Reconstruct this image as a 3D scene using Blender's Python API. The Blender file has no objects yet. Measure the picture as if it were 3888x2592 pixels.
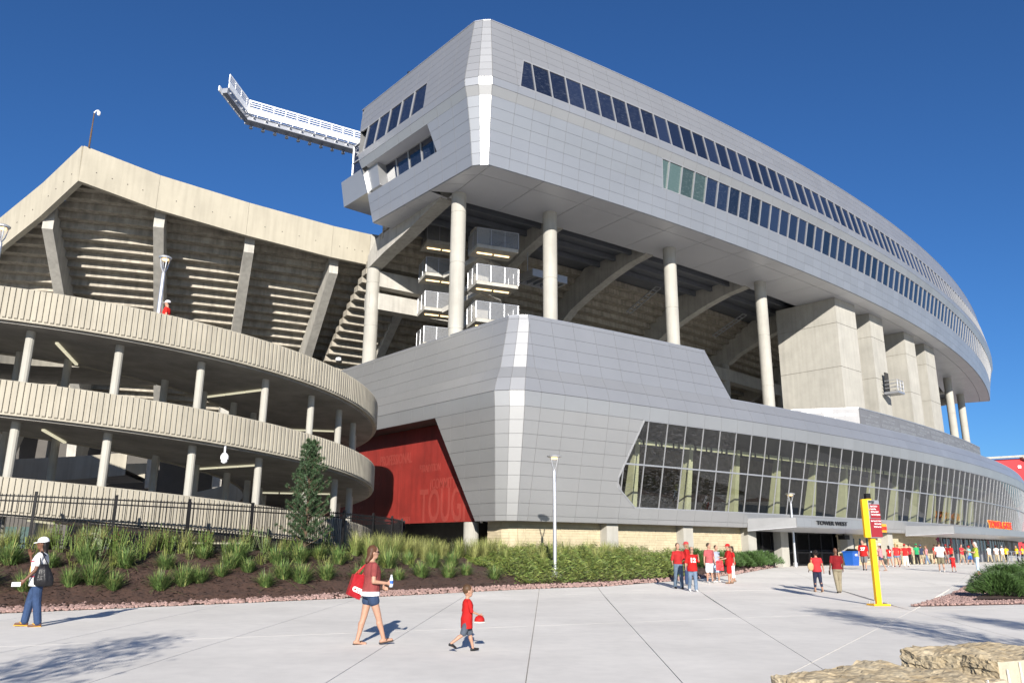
import bpy, bmesh, math, random
from mathutils import Vector, Matrix
random.seed(7)
sc = bpy.context.scene
COL = sc.collection
PI = math.pi

# ---------------------------------------------------------------- camera
cam_d = bpy.data.cameras.new("camera")
cam = bpy.data.objects.new("camera", cam_d)
COL.objects.link(cam)
_p, _r = math.radians(14.607), math.radians(0.4)
_F = Vector((0, math.cos(_p), math.sin(_p)))
_U = Vector((0, -math.sin(_p), math.cos(_p)))
_X = Vector((1, 0, 0))
_rt = _X * math.cos(_r) + _U * math.sin(_r)
_up = -_X * math.sin(_r) + _U * math.cos(_r)
cam.matrix_world = Matrix(((_rt.x, _up.x, -_F.x, 0), (_rt.y, _up.y, -_F.y, 0), (_rt.z, _up.z, -_F.z, 1.65), (0, 0, 0, 1)))
cam_d.sensor_width = 36
cam_d.lens = 36 * 3000 / 3888
cam_d.clip_start = 0.1
cam_d.clip_end = 5000
sc.camera = cam

# ---------------------------------------------------------------- sky and sun
SUN_EL, SUN_AZ = 19.5, 0.03            # elevation in degrees; sideways lean of the sun direction
w = bpy.data.worlds.new("World")
sc.world = w
w.use_nodes = True
nt = w.node_tree
bg = nt.nodes["Background"]
sky = nt.nodes.new("ShaderNodeTexSky")
sky.sky_type = 'NISHITA'
sky.sun_disc = False
sky.sun_elevation = math.radians(SUN_EL)
sky.sun_rotation = PI - SUN_AZ
sky.altitude = 300
sky.air_density = 1.0
sky.dust_density = 0.0
sky.ozone_density = 10.0
nt.links.new(sky.outputs[0], bg.inputs[0])
bg.inputs[1].default_value = 0.064
sun_d = bpy.data.lights.new("sun", 'SUN')
sun_d.energy = 5.0
sun_d.angle = math.radians(0.5)
sun_d.color = (1.0, 0.94, 0.86)
sun = bpy.data.objects.new("sun", sun_d)
COL.objects.link(sun)
_d = Vector((-SUN_AZ, 1, -math.tan(math.radians(SUN_EL))))
sun.rotation_euler = _d.to_track_quat('-Z', 'Y').to_euler()
vs = sc.view_settings
vs.view_transform = 'Standard'
vs.look = 'None'
vs.exposure = 0.9
vs.gamma = 1.0
vs.use_curve_mapping = False

# ---------------------------------------------------------------- helpers
ORG = {}
def V(*a): return Vector(a)

class MB:
    def __init__(s): s.v = []; s.f = []; s.m = []
    def add(s, vs, fs, m=0):
        b = len(s.v); s.v += [tuple(v) for v in vs]
        s.f += [tuple(b + i for i in f) for f in fs]; s.m += [m] * len(fs); return s
    def box(s, c, size, ax=None, m=0):
        """box at centre c; ax = (x axis, y axis, z axis) unit vectors"""
        c = Vector(c); ax = ax or (V(1, 0, 0), V(0, 1, 0), V(0, 0, 1))
        h = [Vector(a) * (q / 2) for a, q in zip(ax, size)]
        vs = [c + h[0] * i + h[1] * j + h[2] * k for k in (-1, 1) for j in (-1, 1) for i in (-1, 1)]
        return s.add(vs, [(0, 2, 3, 1), (4, 5, 7, 6), (0, 1, 5, 4), (2, 6, 7, 3), (0, 4, 6, 2), (1, 3, 7, 5)], m)
    def prism(s, poly, vec, m=0):
        n = len(poly); vec = Vector(vec); a = [Vector(p) for p in poly]
        nrm = Vector((0, 0, 0))
        for i in range(n): nrm += a[i].cross(a[(i + 1) % n])
        if nrm.dot(vec) < 0: a.reverse()
        vs = a + [p + vec for p in a]
        fs = [tuple(reversed(range(n))), tuple(range(n, 2 * n))] + [(i, (i + 1) % n, n + (i + 1) % n, n + i) for i in range(n)]
        return s.add(vs, fs, m)
    def bar(s, a, b, w, h, up=(0, 0, 1), m=0):
        a, b = Vector(a), Vector(b); d = b - a; L = d.length
        if L < 1e-6: return s
        z = d / L; up = Vector(up); x = up.cross(z)
        if x.length < 1e-4: x = V(1, 0, 0).cross(z)
        x.normalize(); y = z.cross(x)
        return s.box((a + b) / 2, (w, h, L), (x, y, z), m)
    def tube(s, path, rad, n=8, m=0, cap=True, flat=1.0):
        P = [Vector(p) for p in path]; k = len(P)
        R = rad if isinstance(rad, (list, tuple)) else [rad] * k
        b = len(s.v); ref = None
        for i in range(k):
            t = (P[min(i + 1, k - 1)] - P[max(i - 1, 0)])
            t = t.normalized() if t.length > 1e-9 else V(0, 0, 1)
            if ref is None: ref = V(1, 0, 0) if abs(t.x) < .9 else V(0, 1, 0)
            x = (ref - t * ref.dot(t)).normalized(); ref = x; y = t.cross(x)
            for j in range(n):
                a = 2 * PI * j / n
                s.v.append(tuple(P[i] + (x * math.cos(a) * flat + y * math.sin(a)) * R[i]))
        for i in range(k - 1):
            for j in range(n):
                q = b + i * n; s.f.append((q + j, q + (j + 1) % n, q + n + (j + 1) % n, q + n + j)); s.m.append(m)
        if cap:
            s.f.append(tuple(b + j for j in reversed(range(n)))); s.f.append(tuple(b + (k - 1) * n + j for j in range(n))); s.m += [m, m]
        return s
    def lathe(s, c, prof, n=16, m=0):
        c = Vector(c); b = len(s.v); k = len(prof)
        for r, z in prof:
            for j in range(n):
                a = 2 * PI * j / n; s.v.append((c.x + r * math.cos(a), c.y + r * math.sin(a), c.z + z))
        for i in range(k - 1):
            for j in range(n):
                q = b + i * n; s.f.append((q + j, q + (j + 1) % n, q + n + (j + 1) % n, q + n + j)); s.m.append(m)
        s.f.append(tuple(b + j for j in reversed(range(n)))); s.f.append(tuple(b + (k - 1) * n + j for j in range(n))); s.m += [m, m]
        return s
    def plate(s, q, t=.025, out=None, m=0, gap=0.0):
        """thin plate from polygon q (world), raised by t along its normal (flipped to 'out')"""
        q = [Vector(p) for p in q]; n = len(q); c = sum(q, Vector()) / n
        nr = Vector((0, 0, 0))
        for i in range(n): nr += (q[i] - c).cross(q[(i + 1) % n] - c)
        if nr.length < 1e-9: return s
        nr.normalize()
        if out is not None and nr.dot(out) < 0: nr = -nr; q.reverse()
        if gap:
            qq = []
            for i in range(n):
                e1 = (q[i] - q[i - 1]); e2 = (q[(i + 1) % n] - q[i])
                e1 = e1.normalized() if e1.length > 1e-6 else e2.normalized(); e2 = e2.normalized() if e2.length > 1e-6 else e1
                i1, i2 = nr.cross(e1), nr.cross(e2); bi = i1 + i2
                if bi.length < 1e-3: bi = i1
                bi.normalize(); qq.append(q[i] + bi * (gap / max(.35, bi.dot(i1))))
            q = qq
        vs = q + [p + nr * t for p in q]
        fs = [tuple(range(n, 2 * n))] + [(i, (i + 1) % n, n + (i + 1) % n, n + i) for i in range(n)]
        return s.add(vs, fs, m)
    def ell(s, c, r, n=12, k=8, rot=None, m=0):
        c = Vector(c); b = len(s.v); rings = []
        for i in range(1, k):
            t = PI * i / k
            for j in range(n):
                a = 2 * PI * j / n
                p = Vector((r[0] * math.sin(t) * math.cos(a), r[1] * math.sin(t) * math.sin(a), r[2] * math.cos(t)))
                if rot: p = rot @ p
                s.v.append(tuple(c + p))
        top = Vector((0, 0, r[2])); bot = Vector((0, 0, -r[2]))
        if rot: top = rot @ top; bot = rot @ bot
        ti = len(s.v); s.v.append(tuple(c + top)); bi = len(s.v); s.v.append(tuple(c + bot))
        for i in range(k - 2):
            for j in range(n):
                q = b + i * n; s.f.append((q + j, q + n + j, q + n + (j + 1) % n, q + (j + 1) % n)); s.m.append(m)
        for j in range(n):
            s.f.append((ti, b + j, b + (j + 1) % n)); s.m.append(m)
            q = b + (k - 2) * n; s.f.append((bi, q + (j + 1) % n, q + j)); s.m.append(m)
        return s

def tag(o, label=None, cat=None, group=None, kind=None):
    if label: o["label"] = label
    if cat: o["category"] = cat
    if group: o["group"] = group
    if kind: o["kind"] = kind
    return o

def root(name, loc, label, cat, group=None):
    o = bpy.data.objects.new(name, None); COL.objects.link(o); o.location = loc
    o.empty_display_size = .3; ORG[o.name] = Vector(loc)
    return tag(o, label, cat, group)

def link(name, me, parent=None, org=(0, 0, 0)):
    o = bpy.data.objects.new(name, me); COL.objects.link(o); org = Vector(org)
    ORG[o.name] = org
    if parent is not None:
        o.parent = parent; o.location = org - ORG[parent.name]
    else: o.location = org
    return o

def mesh(name, mb, mats, org, smooth=False):
    me = bpy.data.meshes.new(name); org = Vector(org)
    me.from_pydata([(v[0] - org.x, v[1] - org.y, v[2] - org.z) for v in mb.v], [], mb.f)
    for m in (mats if isinstance(mats, (list, tuple)) else [mats]): me.materials.append(m)
    if len(me.materials) > 1: me.polygons.foreach_set("material_index", mb.m)
    if smooth: me.polygons.foreach_set("use_smooth", [True] * len(me.polygons))
    me.update(); return me

def obj(name, mb, mats, parent=None, org=None, smooth=False, **k):
    if not mb.v: return None
    if org is None:
        if parent is not None: 
            xs = [v[0] for v in mb.v]; ys = [v[1] for v in mb.v]; zs = [v[2] for v in mb.v]
            org = ((min(xs) + max(xs)) / 2, (min(ys) + max(ys)) / 2, min(zs))
        else:
            xs = [v[0] for v in mb.v]; ys = [v[1] for v in mb.v]; zs = [v[2] for v in mb.v]
            org = ((min(xs) + max(xs)) / 2, (min(ys) + max(ys)) / 2, min(zs))
    o = link(name, mesh(name, mb, mats, org, smooth), parent, org)
    return tag(o, **k)

# ---------------------------------------------------------------- materials
def mat(name, col, rough=.75, metal=0.0, var=.12, scale=1.5, bump=0.0, bscale=30, spec=.5, col2=None, island=0.0, streak=0.0, fine=0.0):
    m = bpy.data.materials.new(name); m.use_nodes = True; N = m.node_tree; L = N.links
    b = N.nodes["Principled BSDF"]
    b.inputs["Roughness"].default_value = rough; b.inputs["Metallic"].default_value = metal
    b.inputs["Specular IOR Level"].default_value = spec
    geo = N.nodes.new("ShaderNodeNewGeometry")
    c2 = col2 or tuple(max(0, c * (1 - 2 * var)) for c in col)
    c1 = tuple(min(1, c * (1 + var * (0 if col2 else 1))) for c in col)
    nz = N.nodes.new("ShaderNodeTexNoise"); nz.inputs["Scale"].default_value = scale; nz.inputs["Detail"].default_value = 6
    nz.inputs["Roughness"].default_value = .65
    L.new(geo.outputs["Position"], nz.inputs["Vector"])
    mx = N.nodes.new("ShaderNodeMix"); mx.data_type = 'RGBA'
    mx.inputs[6].default_value = (*c1, 1); mx.inputs[7].default_value = (*c2, 1)
    rmp = N.nodes.new("ShaderNodeMapRange"); rmp.inputs[1].default_value = .3; rmp.inputs[2].default_value = .7
    L.new(nz.outputs["Fac"], rmp.inputs[0]); L.new(rmp.outputs[0], mx.inputs[0])
    out = mx.outputs[2]
    def mul(out, fac_socket, lo, hi):
        r = N.nodes.new("ShaderNodeMapRange"); r.inputs[3].default_value = lo; r.inputs[4].default_value = hi
        L.new(fac_socket, r.inputs[0])
        v = N.nodes.new("ShaderNodeVectorMath"); v.operation = 'SCALE'
        L.new(out, v.inputs[0]); L.new(r.outputs[0], v.inputs[3]); return v.outputs[0]
    if streak:
        mp = N.nodes.new("ShaderNodeVectorMath"); mp.operation = 'MULTIPLY'; mp.inputs[1].default_value = (3.0, 3.0, .22)
        L.new(geo.outputs["Position"], mp.inputs[0])
        n2 = N.nodes.new("ShaderNodeTexNoise"); n2.inputs["Scale"].default_value = 1.2; n2.inputs["Detail"].default_value = 5
        L.new(mp.outputs[0], n2.inputs["Vector"])
        r0 = N.nodes.new("ShaderNodeMapRange"); r0.inputs[1].default_value = .42; r0.inputs[2].default_value = .72
        L.new(n2.outputs["Fac"], r0.inputs[0]); out = mul(out, r0.outputs[0], 1.0, 1 - streak)
    if fine:
        n3 = N.nodes.new("ShaderNodeTexNoise"); n3.inputs["Scale"].default_value = 60; n3.inputs["Detail"].default_value = 3
        L.new(geo.outputs["Position"], n3.inputs["Vector"]); out = mul(out, n3.outputs["Fac"], 1 + fine, 1 - fine)
    if island:
        out = mul(out, geo.outputs["Random Per Island"], 1 - island, 1 + island)
    L.new(out, b.inputs["Base Color"])
    if bump:
        nb = N.nodes.new("ShaderNodeTexNoise"); nb.inputs["Scale"].default_value = bscale; nb.inputs["Detail"].default_value = 5
        L.new(geo.outputs["Position"], nb.inputs["Vector"])
        bp = N.nodes.new("ShaderNodeBump"); bp.inputs["Strength"].default_value = bump; bp.inputs["Distance"].default_value = .02
        L.new(nb.outputs["Fac"], bp.inputs["Height"]); L.new(bp.outputs[0], b.inputs["Normal"])
    return m

def glass(name, tint, rough=.01, see=.5, wobble=.0):
    """tinted pane: part see-through, part mirror by angle"""
    m = bpy.data.materials.new(name); m.use_nodes = True; N = m.node_tree; L = N.links
    N.nodes.remove(N.nodes["Principled BSDF"]); o = N.nodes["Material Output"]
    tr = N.nodes.new("ShaderNodeBsdfTransparent"); tr.inputs[0].default_value = (*[t * see for t in tint], 1)
    gl = N.nodes.new("ShaderNodeBsdfGlossy"); gl.inputs["Roughness"].default_value = rough; gl.inputs["Color"].default_value = (.9, .92, .95, 1)
    lw = N.nodes.new("ShaderNodeLayerWeight"); lw.inputs[0].default_value = .5      # facing: same from both sides of the pane
    pw = N.nodes.new("ShaderNodeMath"); pw.operation = 'POWER'; pw.inputs[1].default_value = 4.0; L.new(lw.outputs["Facing"], pw.inputs[0])
    fr = N.nodes.new("ShaderNodeMapRange"); fr.inputs[3].default_value = .06; fr.inputs[4].default_value = .95; L.new(pw.outputs[0], fr.inputs[0])
    mx = N.nodes.new("ShaderNodeMixShader")
    L.new(fr.outputs[0], mx.inputs[0]); L.new(tr.outputs[0], mx.inputs[1]); L.new(gl.outputs[0], mx.inputs[2]); L.new(mx.outputs[0], o.inputs[0])
    if wobble:
        g = N.nodes.new("ShaderNodeNewGeometry"); nz = N.nodes.new("ShaderNodeTexNoise"); nz.inputs["Scale"].default_value = .9
        L.new(g.outputs["Position"], nz.inputs["Vector"]); bp = N.nodes.new("ShaderNodeBump"); bp.inputs["Strength"].default_value = wobble; bp.inputs["Distance"].default_value = .05
        L.new(nz.outputs["Fac"], bp.inputs["Height"]); L.new(bp.outputs[0], gl.inputs["Normal"])
    return m

def emit(name, col, strength):
    m = bpy.data.materials.new(name); m.use_nodes = True; b = m.node_tree.nodes["Principled BSDF"]
    b.inputs["Base Color"].default_value = (*col, 1); b.inputs["Emission Color"].default_value = (*col, 1); b.inputs["Emission Strength"].default_value = strength
    return m

MT = dict(
    panel=mat("aluminium_panel", (.40, .405, .405), .36, .62, .03, .25, island=.05),
    backing=mat("panel_joint", (.20, .205, .215), .6, .2, .05),
    soffit=mat("soffit_panel", (.52, .53, .56), .45, .35, .03, .4, island=.02),
    concrete=mat("concrete", (.40, .385, .345), .85, 0, .10, .8, .15, 25, streak=.20, fine=.05),
    concrete_new=mat("pale_concrete", (.36, .348, .308), .82, 0, .08, .5, .12, 20, streak=.12, fine=.04),
    riser=mat("stained_concrete", (.34, .31, .255), .9, 0, .16, 1.4, .2, 20, streak=.34, fine=.05, island=.06),
    fascia=mat("tan_precast", (.345, .317, .25), .85, 0, .05, .5, .06, 30, streak=.13, fine=.03),
    ramp=mat("tan_ribbed_precast", (.325, .30, .242), .85, 0, .06, 1.0, .08, 30, streak=.17, fine=.04, island=.03),
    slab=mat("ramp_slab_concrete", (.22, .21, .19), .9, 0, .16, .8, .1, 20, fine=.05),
    pave=mat("pavement_concrete", (.71, .68, .62), .85, 0, .075, .3, .12, 60, fine=.06, island=.045, streak=.06),
    joint=mat("pavement_joint", (.40, .385, .35), .9),
    ground=mat("far_ground", (.36, .35, .31), .95, 0, .15, .05),
    white=mat("white_steel", (.82, .83, .84), .4, 0, .03),
    greysteel=mat("grey_steel", (.40, .41, .43), .4, .6, .05),
    pole=mat("lamp_post_aluminium", (.55, .56, .58), .35, .7, .04),
    frame=mat("window_frame", (.36, .365, .37), .4, .5, .03),
    black=mat("black_paint", (.010, .010, .011), .55, 0, .1, spec=.15),
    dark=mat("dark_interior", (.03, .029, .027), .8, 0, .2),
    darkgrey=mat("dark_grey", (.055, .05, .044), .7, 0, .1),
    win=None, wing=None, winp=None, fritglass=None,
    glass=glass("curtain_wall_glass", (.88, .90, .80), .01, .90, .015),
    olive=mat("pale_olive_concrete", (.33, .335, .24), .8, 0, .06, streak=.08),
    brick=mat("buff_brick", (.46, .395, .265), .85, 0, .08, 3, .2, 40, island=.10, fine=.05),
    mortar=mat("mortar", (.40, .34, .23), .9, 0, .08),
    red=mat("red_mural", (.235, .024, .018), .55, 0, .14, .5, streak=.22),
    redl=mat("mural_lettering", (.262, .042, .032), .55, 0, .12, .5, streak=.15),
    mulch=mat("dark_mulch", (.033, .017, .012), .95, 0, .4, 9, .9, 60, col2=(.08, .041, .027), fine=.3),
    chip=mat("mulch_chip", (.055, .030, .020), .95, 0, .3, 5, island=.6),
    stone=mat("pink_gravel", (.31, .205, .18), .9, 0, .15, 6, .2, 60, island=.25),
    lime=mat("limestone", (.42, .36, .25), .9, 0, .14, 4, .6, 22, col2=(.25, .185, .10), fine=.12),
    sawn=mat("sawn_limestone", (.40, .36, .27), .85, 0, .08, 4, .15, 30),
    grass=mat("grass_blade", (.125, .175, .04), .6, 0, .2, 3, island=.5),
    grassb=mat("blue_green_grass", (.095, .16, .04), .6, 0, .2, 3, island=.5),
    straw=mat("straw_grass", (.24, .255, .08), .7, 0, .25, 3, island=.45),
    leaf=mat("leaf", (.10, .15, .03), .55, 0, .25, 3, island=.5),
    leafy=mat("yellow_green_leaf", (.17, .20, .045), .55, 0, .25, 3, island=.5),
    juniper=mat("juniper_needle", (.055, .11, .025), .6, 0, .2, 3, island=.5),
    pine=mat("pine_needle", (.045, .085, .035), .6, 0, .2, 3, island=.5),
    bark=mat("bark", (.10, .065, .04), .9, 0, .3, 12, .5),
    yellow=mat("sign_yellow", (.80, .42, .005), .4, 0, .02),
    signred=mat("sign_red", (.22, .010, .016), .4, 0, .03),
    signgrey=mat("sign_grey", (.22, .23, .25), .45, .3, .03),
    orange=mat("orange_edge", (.85, .32, .02), .4, 0, .03),
    lightred=mat("letter_red", (.62, .03, .02), .4, 0, .03),
    letter=mat("black_letter", (.012, .012, .013), .4),
    wletter=mat("white_letter", (.80, .80, .78), .5),
    blue=mat("bin_blue", (.012, .09, .38), .4, 0, .04),
    perf=None,
    tubelight=emit("fluorescent_tube", (.75, .70, .50), .45),
    warmlight=emit("warm_tube", (1.0, .70, .34), 1.6),
    lampglow=emit("lamp_glow", (1.0, .66, .30), 1.2),
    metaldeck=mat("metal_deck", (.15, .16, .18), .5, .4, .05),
    redroof=mat("red_siding", (.42, .015, .02), .5, 0, .04),
)
def perforated():
    m = bpy.data.materials.new("perforated_steel"); m.use_nodes = True; N = m.node_tree; L = N.links
    b = N.nodes["Principled BSDF"]; b.inputs["Base Color"].default_value = (.27, .275, .28, 1); b.inputs["Metallic"].default_value = .4; b.inputs["Roughness"].default_value = .4
    tr = N.nodes.new("ShaderNodeBsdfTransparent"); mx = N.nodes.new("ShaderNodeMixShader"); mx.inputs[0].default_value = .5
    g = N.nodes.new("ShaderNodeNewGeometry"); vo = N.nodes.new("ShaderNodeTexVoronoi"); vo.inputs["Scale"].default_value = 30
    L.new(g.outputs["Position"], vo.inputs["Vector"])
    r = N.nodes.new("ShaderNodeMapRange"); r.inputs[1].default_value = .25; r.inputs[2].default_value = .42; r.inputs[3].default_value = .12; r.inputs[4].default_value = .7
    L.new(vo.outputs["Distance"], r.inputs[0]); L.new(r.outputs[0], mx.inputs[0])
    L.new(tr.outputs[0], mx.inputs[1]); L.new(b.outputs[0], mx.inputs[2]); L.new(mx.outputs[0], N.nodes["Material Output"].inputs[0])
    return m
MT['perf'] = perforated()
def frit_nodes(N, L, dens):
    """printed horizontal dash pattern of the glazing: returns a 0..1 mask socket"""
    g = N.nodes.new("ShaderNodeNewGeometry"); mp = N.nodes.new("ShaderNodeVectorMath"); mp.operation = 'MULTIPLY'; mp.inputs[1].default_value = (3.2, 3.2, 48)
    L.new(g.outputs["Position"], mp.inputs[0]); nz = N.nodes.new("ShaderNodeTexNoise"); nz.inputs["Scale"].default_value = 1.0; nz.inputs["Detail"].default_value = 2
    L.new(mp.outputs[0], nz.inputs["Vector"]); r = N.nodes.new("ShaderNodeMapRange"); r.inputs[1].default_value = dens; r.inputs[2].default_value = dens + .09
    L.new(nz.outputs["Fac"], r.inputs[0]); return r.outputs[0], g
def window_mat(name, col, frit, dens, rough=.03, spec=.7):
    m = bpy.data.materials.new(name); m.use_nodes = True; N = m.node_tree; L = N.links; b = N.nodes["Principled BSDF"]
    msk, g = frit_nodes(N, L, dens); mx = N.nodes.new("ShaderNodeMix"); mx.data_type = 'RGBA'; L.new(msk, mx.inputs[0])
    # panes differ a little from one another
    ra = N.nodes.new("ShaderNodeObjectInfo"); sc_ = N.nodes.new("ShaderNodeMapRange"); sc_.inputs[3].default_value = .6; sc_.inputs[4].default_value = 1.35; L.new(ra.outputs["Random"], sc_.inputs[0])
    v = N.nodes.new("ShaderNodeVectorMath"); v.operation = 'SCALE'; v.inputs[0].default_value = col; L.new(sc_.outputs[0], v.inputs[3])
    L.new(v.outputs[0], mx.inputs[6]); mx.inputs[7].default_value = (*frit, 1); L.new(mx.outputs[2], b.inputs["Base Color"])
    b.inputs["Roughness"].default_value = rough; b.inputs["Specular IOR Level"].default_value = spec
    nz = N.nodes.new("ShaderNodeTexNoise"); nz.inputs["Scale"].default_value = .7; L.new(g.outputs["Position"], nz.inputs["Vector"])
    bp = N.nodes.new("ShaderNodeBump"); bp.inputs["Strength"].default_value = .06; bp.inputs["Distance"].default_value = .1; L.new(nz.outputs["Fac"], bp.inputs["Height"]); L.new(bp.outputs[0], b.inputs["Normal"])
    return m
MT['win'] = window_mat("tinted_window", (.011, .016, .034), (.06, .07, .09), .60)
MT['winp'] = window_mat("plain_tinted_window", (.012, .018, .038), (.02, .028, .05), .75)
MT['wing'] = window_mat("green_tinted_window", (.05, .078, .072), (.11, .14, .14), .58)
def frit_glass():
    m = glass("fritted_glass", (.93, .95, .88), .01, .97, .015); N = m.node_tree; L = N.links; o = N.nodes["Material Output"]
    old = o.inputs[0].links[0].from_socket; d = N.nodes.new("ShaderNodeBsdfDiffuse"); d.inputs[0].default_value = (.16, .16, .17, 1); msk, g = frit_nodes(N, L, .55)
    k = N.nodes.new("ShaderNodeMath"); k.operation = 'MULTIPLY'; k.inputs[1].default_value = .32; L.new(msk, k.inputs[0])
    mx = N.nodes.new("ShaderNodeMixShader"); L.new(k.outputs[0], mx.inputs[0]); L.new(old, mx.inputs[1]); L.new(d.outputs[0], mx.inputs[2]); L.new(mx.outputs[0], o.inputs[0]); return m
MT['fritglass'] = frit_glass()

_TX = {}
def text_mb(s, size, extrude=.02, align='CENTER', bold=0.0):
    """letters as mesh in the local xy plane (front = +z); built once per text at size 1, then scaled"""
    key = (s, align, round(bold / size, 3))
    if key not in _TX: _TX[key] = _text(s, 1.0, .5, align, bold / size)
    mb = MB(); b = _TX[key]; mb.f = list(b.f); mb.m = list(b.m)
    mb.v = [(v[0] * size, v[1] * size, v[2] * 2 * extrude) for v in b.v]
    return mb
def _text(s, size, extrude, align, bold):
    c = bpy.data.curves.new("lettering", 'FONT'); c.body = s; c.size = size; c.extrude = extrude; c.align_x = align; c.offset = bold
    c.resolution_u = 3
    o = bpy.data.objects.new("lettering", c); COL.objects.link(o)
    bpy.context.view_layer.update()
    me = bpy.data.meshes.new_from_object(o.evaluated_get(bpy.context.evaluated_depsgraph_get()))
    mb = MB(); mb.add([v.co[:] for v in me.vertices], [tuple(p.vertices) for p in me.polygons])
    bpy.data.objects.remove(o); bpy.data.curves.remove(c); bpy.data.meshes.remove(me)
    return mb
def place(mb, o, x, y, z, sx=1.0, sy=1.0):
    o, x, y, z = Vector(o), Vector(x), Vector(y), Vector(z)
    mb.v = [tuple(o + x * (v[0] * sx) + y * (v[1] * sy) + z * v[2]) for v in mb.v]; return mb

def gz(Y):
    t = min(1, max(0, (Y - 27) / 31)); return .56 * t * t * (3 - 2 * t)
CAMP = Vector((0, 0, 1.65))
def view(p):
    d = Vector(p) - CAMP; wz = d.dot(_F)
    if wz < .1: return None
    return (d.dot(_rt) / wz * 3000 / 1944, d.dot(_up) / wz * 3000 / 1296, wz)
def score(mb):
    c = sum((Vector(v) for v in mb.v), Vector()) / len(mb.v); q = view(c)
    if not q or abs(q[0]) > 1.02 or abs(q[1]) > 1.02: return 0
    P = [view(v) for v in mb.v]
    if any(x is None for x in P): return 0
    xs = [x[0] for x in P]; ys = [x[1] for x in P]
    return (max(xs) - min(xs)) * (max(ys) - min(ys))
def pieces(name, stuff, mbs, m, parent, limit=300, smooth=False):
    mbs = [b for b in mbs if b.v]
    mbs.sort(key=score, reverse=True)
    for b in mbs[:limit]: obj(name, b, m, parent, smooth=smooth)
    if mbs[limit:]:
        a = MB()
        for b in mbs[limit:]: a.add(b.v, b.f)
        obj(stuff, a, m, parent, smooth=smooth, kind="stuff")

# ================================================================= ground and pavement
g = MB()
ys = [-900, -60, 0, 20, 27, 31, 35, 39, 43, 47, 51, 55, 58, 90, 200, 2500]
for i, y in enumerate(ys):
    for x in (-2500, -90, 90, 2500): g.v.append((x, y, gz(y) - .045))
for i in range(len(ys) - 1):
    for j in range(3): g.f.append((i * 4 + j, i * 4 + j + 1, i * 4 + j + 5, i * 4 + j + 4)); g.m.append(0)
obj("ground", g, MT['joint'], org=(0, 0, 0), kind="structure")
pave = root("pavement", (0, 20, 0), None, None); tag(pave, kind="structure")

def split(poly, p, d, gap):
    n = (-d[1], d[0]); out = []
    for sg in (1, -1):
        q = []; L = len(poly)
        f = lambda a: sg * ((a[0] - p[0]) * n[0] + (a[1] - p[1]) * n[1]) - gap
        for i in range(L):
            a, b = poly[i], poly[(i + 1) % L]; fa, fb = f(a), f(b)
            if fa >= 0: q.append(a)
            if fa * fb < 0:
                t = fa / (fa - fb); q.append((a[0] + (b[0] - a[0]) * t, a[1] + (b[1] - a[1]) * t))
        if len(q) > 2: out.append(q)
    return out
def nrm2(a, b):
    d = (b[0] - a[0], b[1] - a[1]); L = math.hypot(*d); return (d[0] / L, d[1] / L)
slabs = [[(-70, -45), (95, -45), (95, 84), (-70, 84)]]
LINES = [((-1.6, 28.8), (-2.3, 10.6)), ((1.1, 31.7), (.2, 10.7)), ((3.6, 33.7), (2.2, 10.8)), ((7.7, 34.2), (4.3, 10.9)), ((12.3, 25.0), (3.5, 11.1)),
         ((-8.0, 13.2), (-8.25, 24)), ((-5.2, 10.7), (-5.0, 25)), ((-11.0, 10), (-11.5, 22)), ((13.5, 34), (8.6, 10)), ((19, 36), (12.8, 10)), ((26, 40), (18, 10)),
         ((-20, 7.0), (20, 3.0)), ((5.2, 20.5), (20, 27.5)), ((4, 31), (40, 45)), ((8, 40), (40, 56))]
for a, b in LINES:
    d = nrm2(a, b); ns = []
    for s_ in slabs: ns += split(s_, a, d, .007)
    slabs = ns
def poly_strip(poly, zf, cuts):
    """cut a polygon at lines of constant Y so that it can follow the ground"""
    out = [poly]
    for c in cuts:
        n2 = []
        for q in out: n2 += split(q, (0, c), (1, 0), 0)
        out = n2
    return [[(x, y, zf(y)) for x, y in q] for q in out]
CUTS = [27, 30, 33, 36, 39, 42, 46, 50, 54, 58]
for s_ in slabs:
    b = MB()
    for q in poly_strip(s_, gz, CUTS):
        ar = sum(q[i][0] * q[(i + 1) % len(q)][1] - q[(i + 1) % len(q)][0] * q[i][1] for i in range(len(q)))
        if ar < 0: q = q[::-1]
        if abs(ar) > 1e-3: b.add(q, [tuple(range(len(q)))])
    # slab edges
    L = len(s_)
    for i in range(L):
        a, c = s_[i], s_[(i + 1) % L]
        b.add([(a[0], a[1], gz(a[1])), (c[0], c[1], gz(c[1])), (c[0], c[1], gz(c[1]) - .03), (a[0], a[1], gz(a[1]) - .03)], [(0, 1, 2, 3)])
    obj("concrete_slab", b, MT['pave'], pave)

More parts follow.
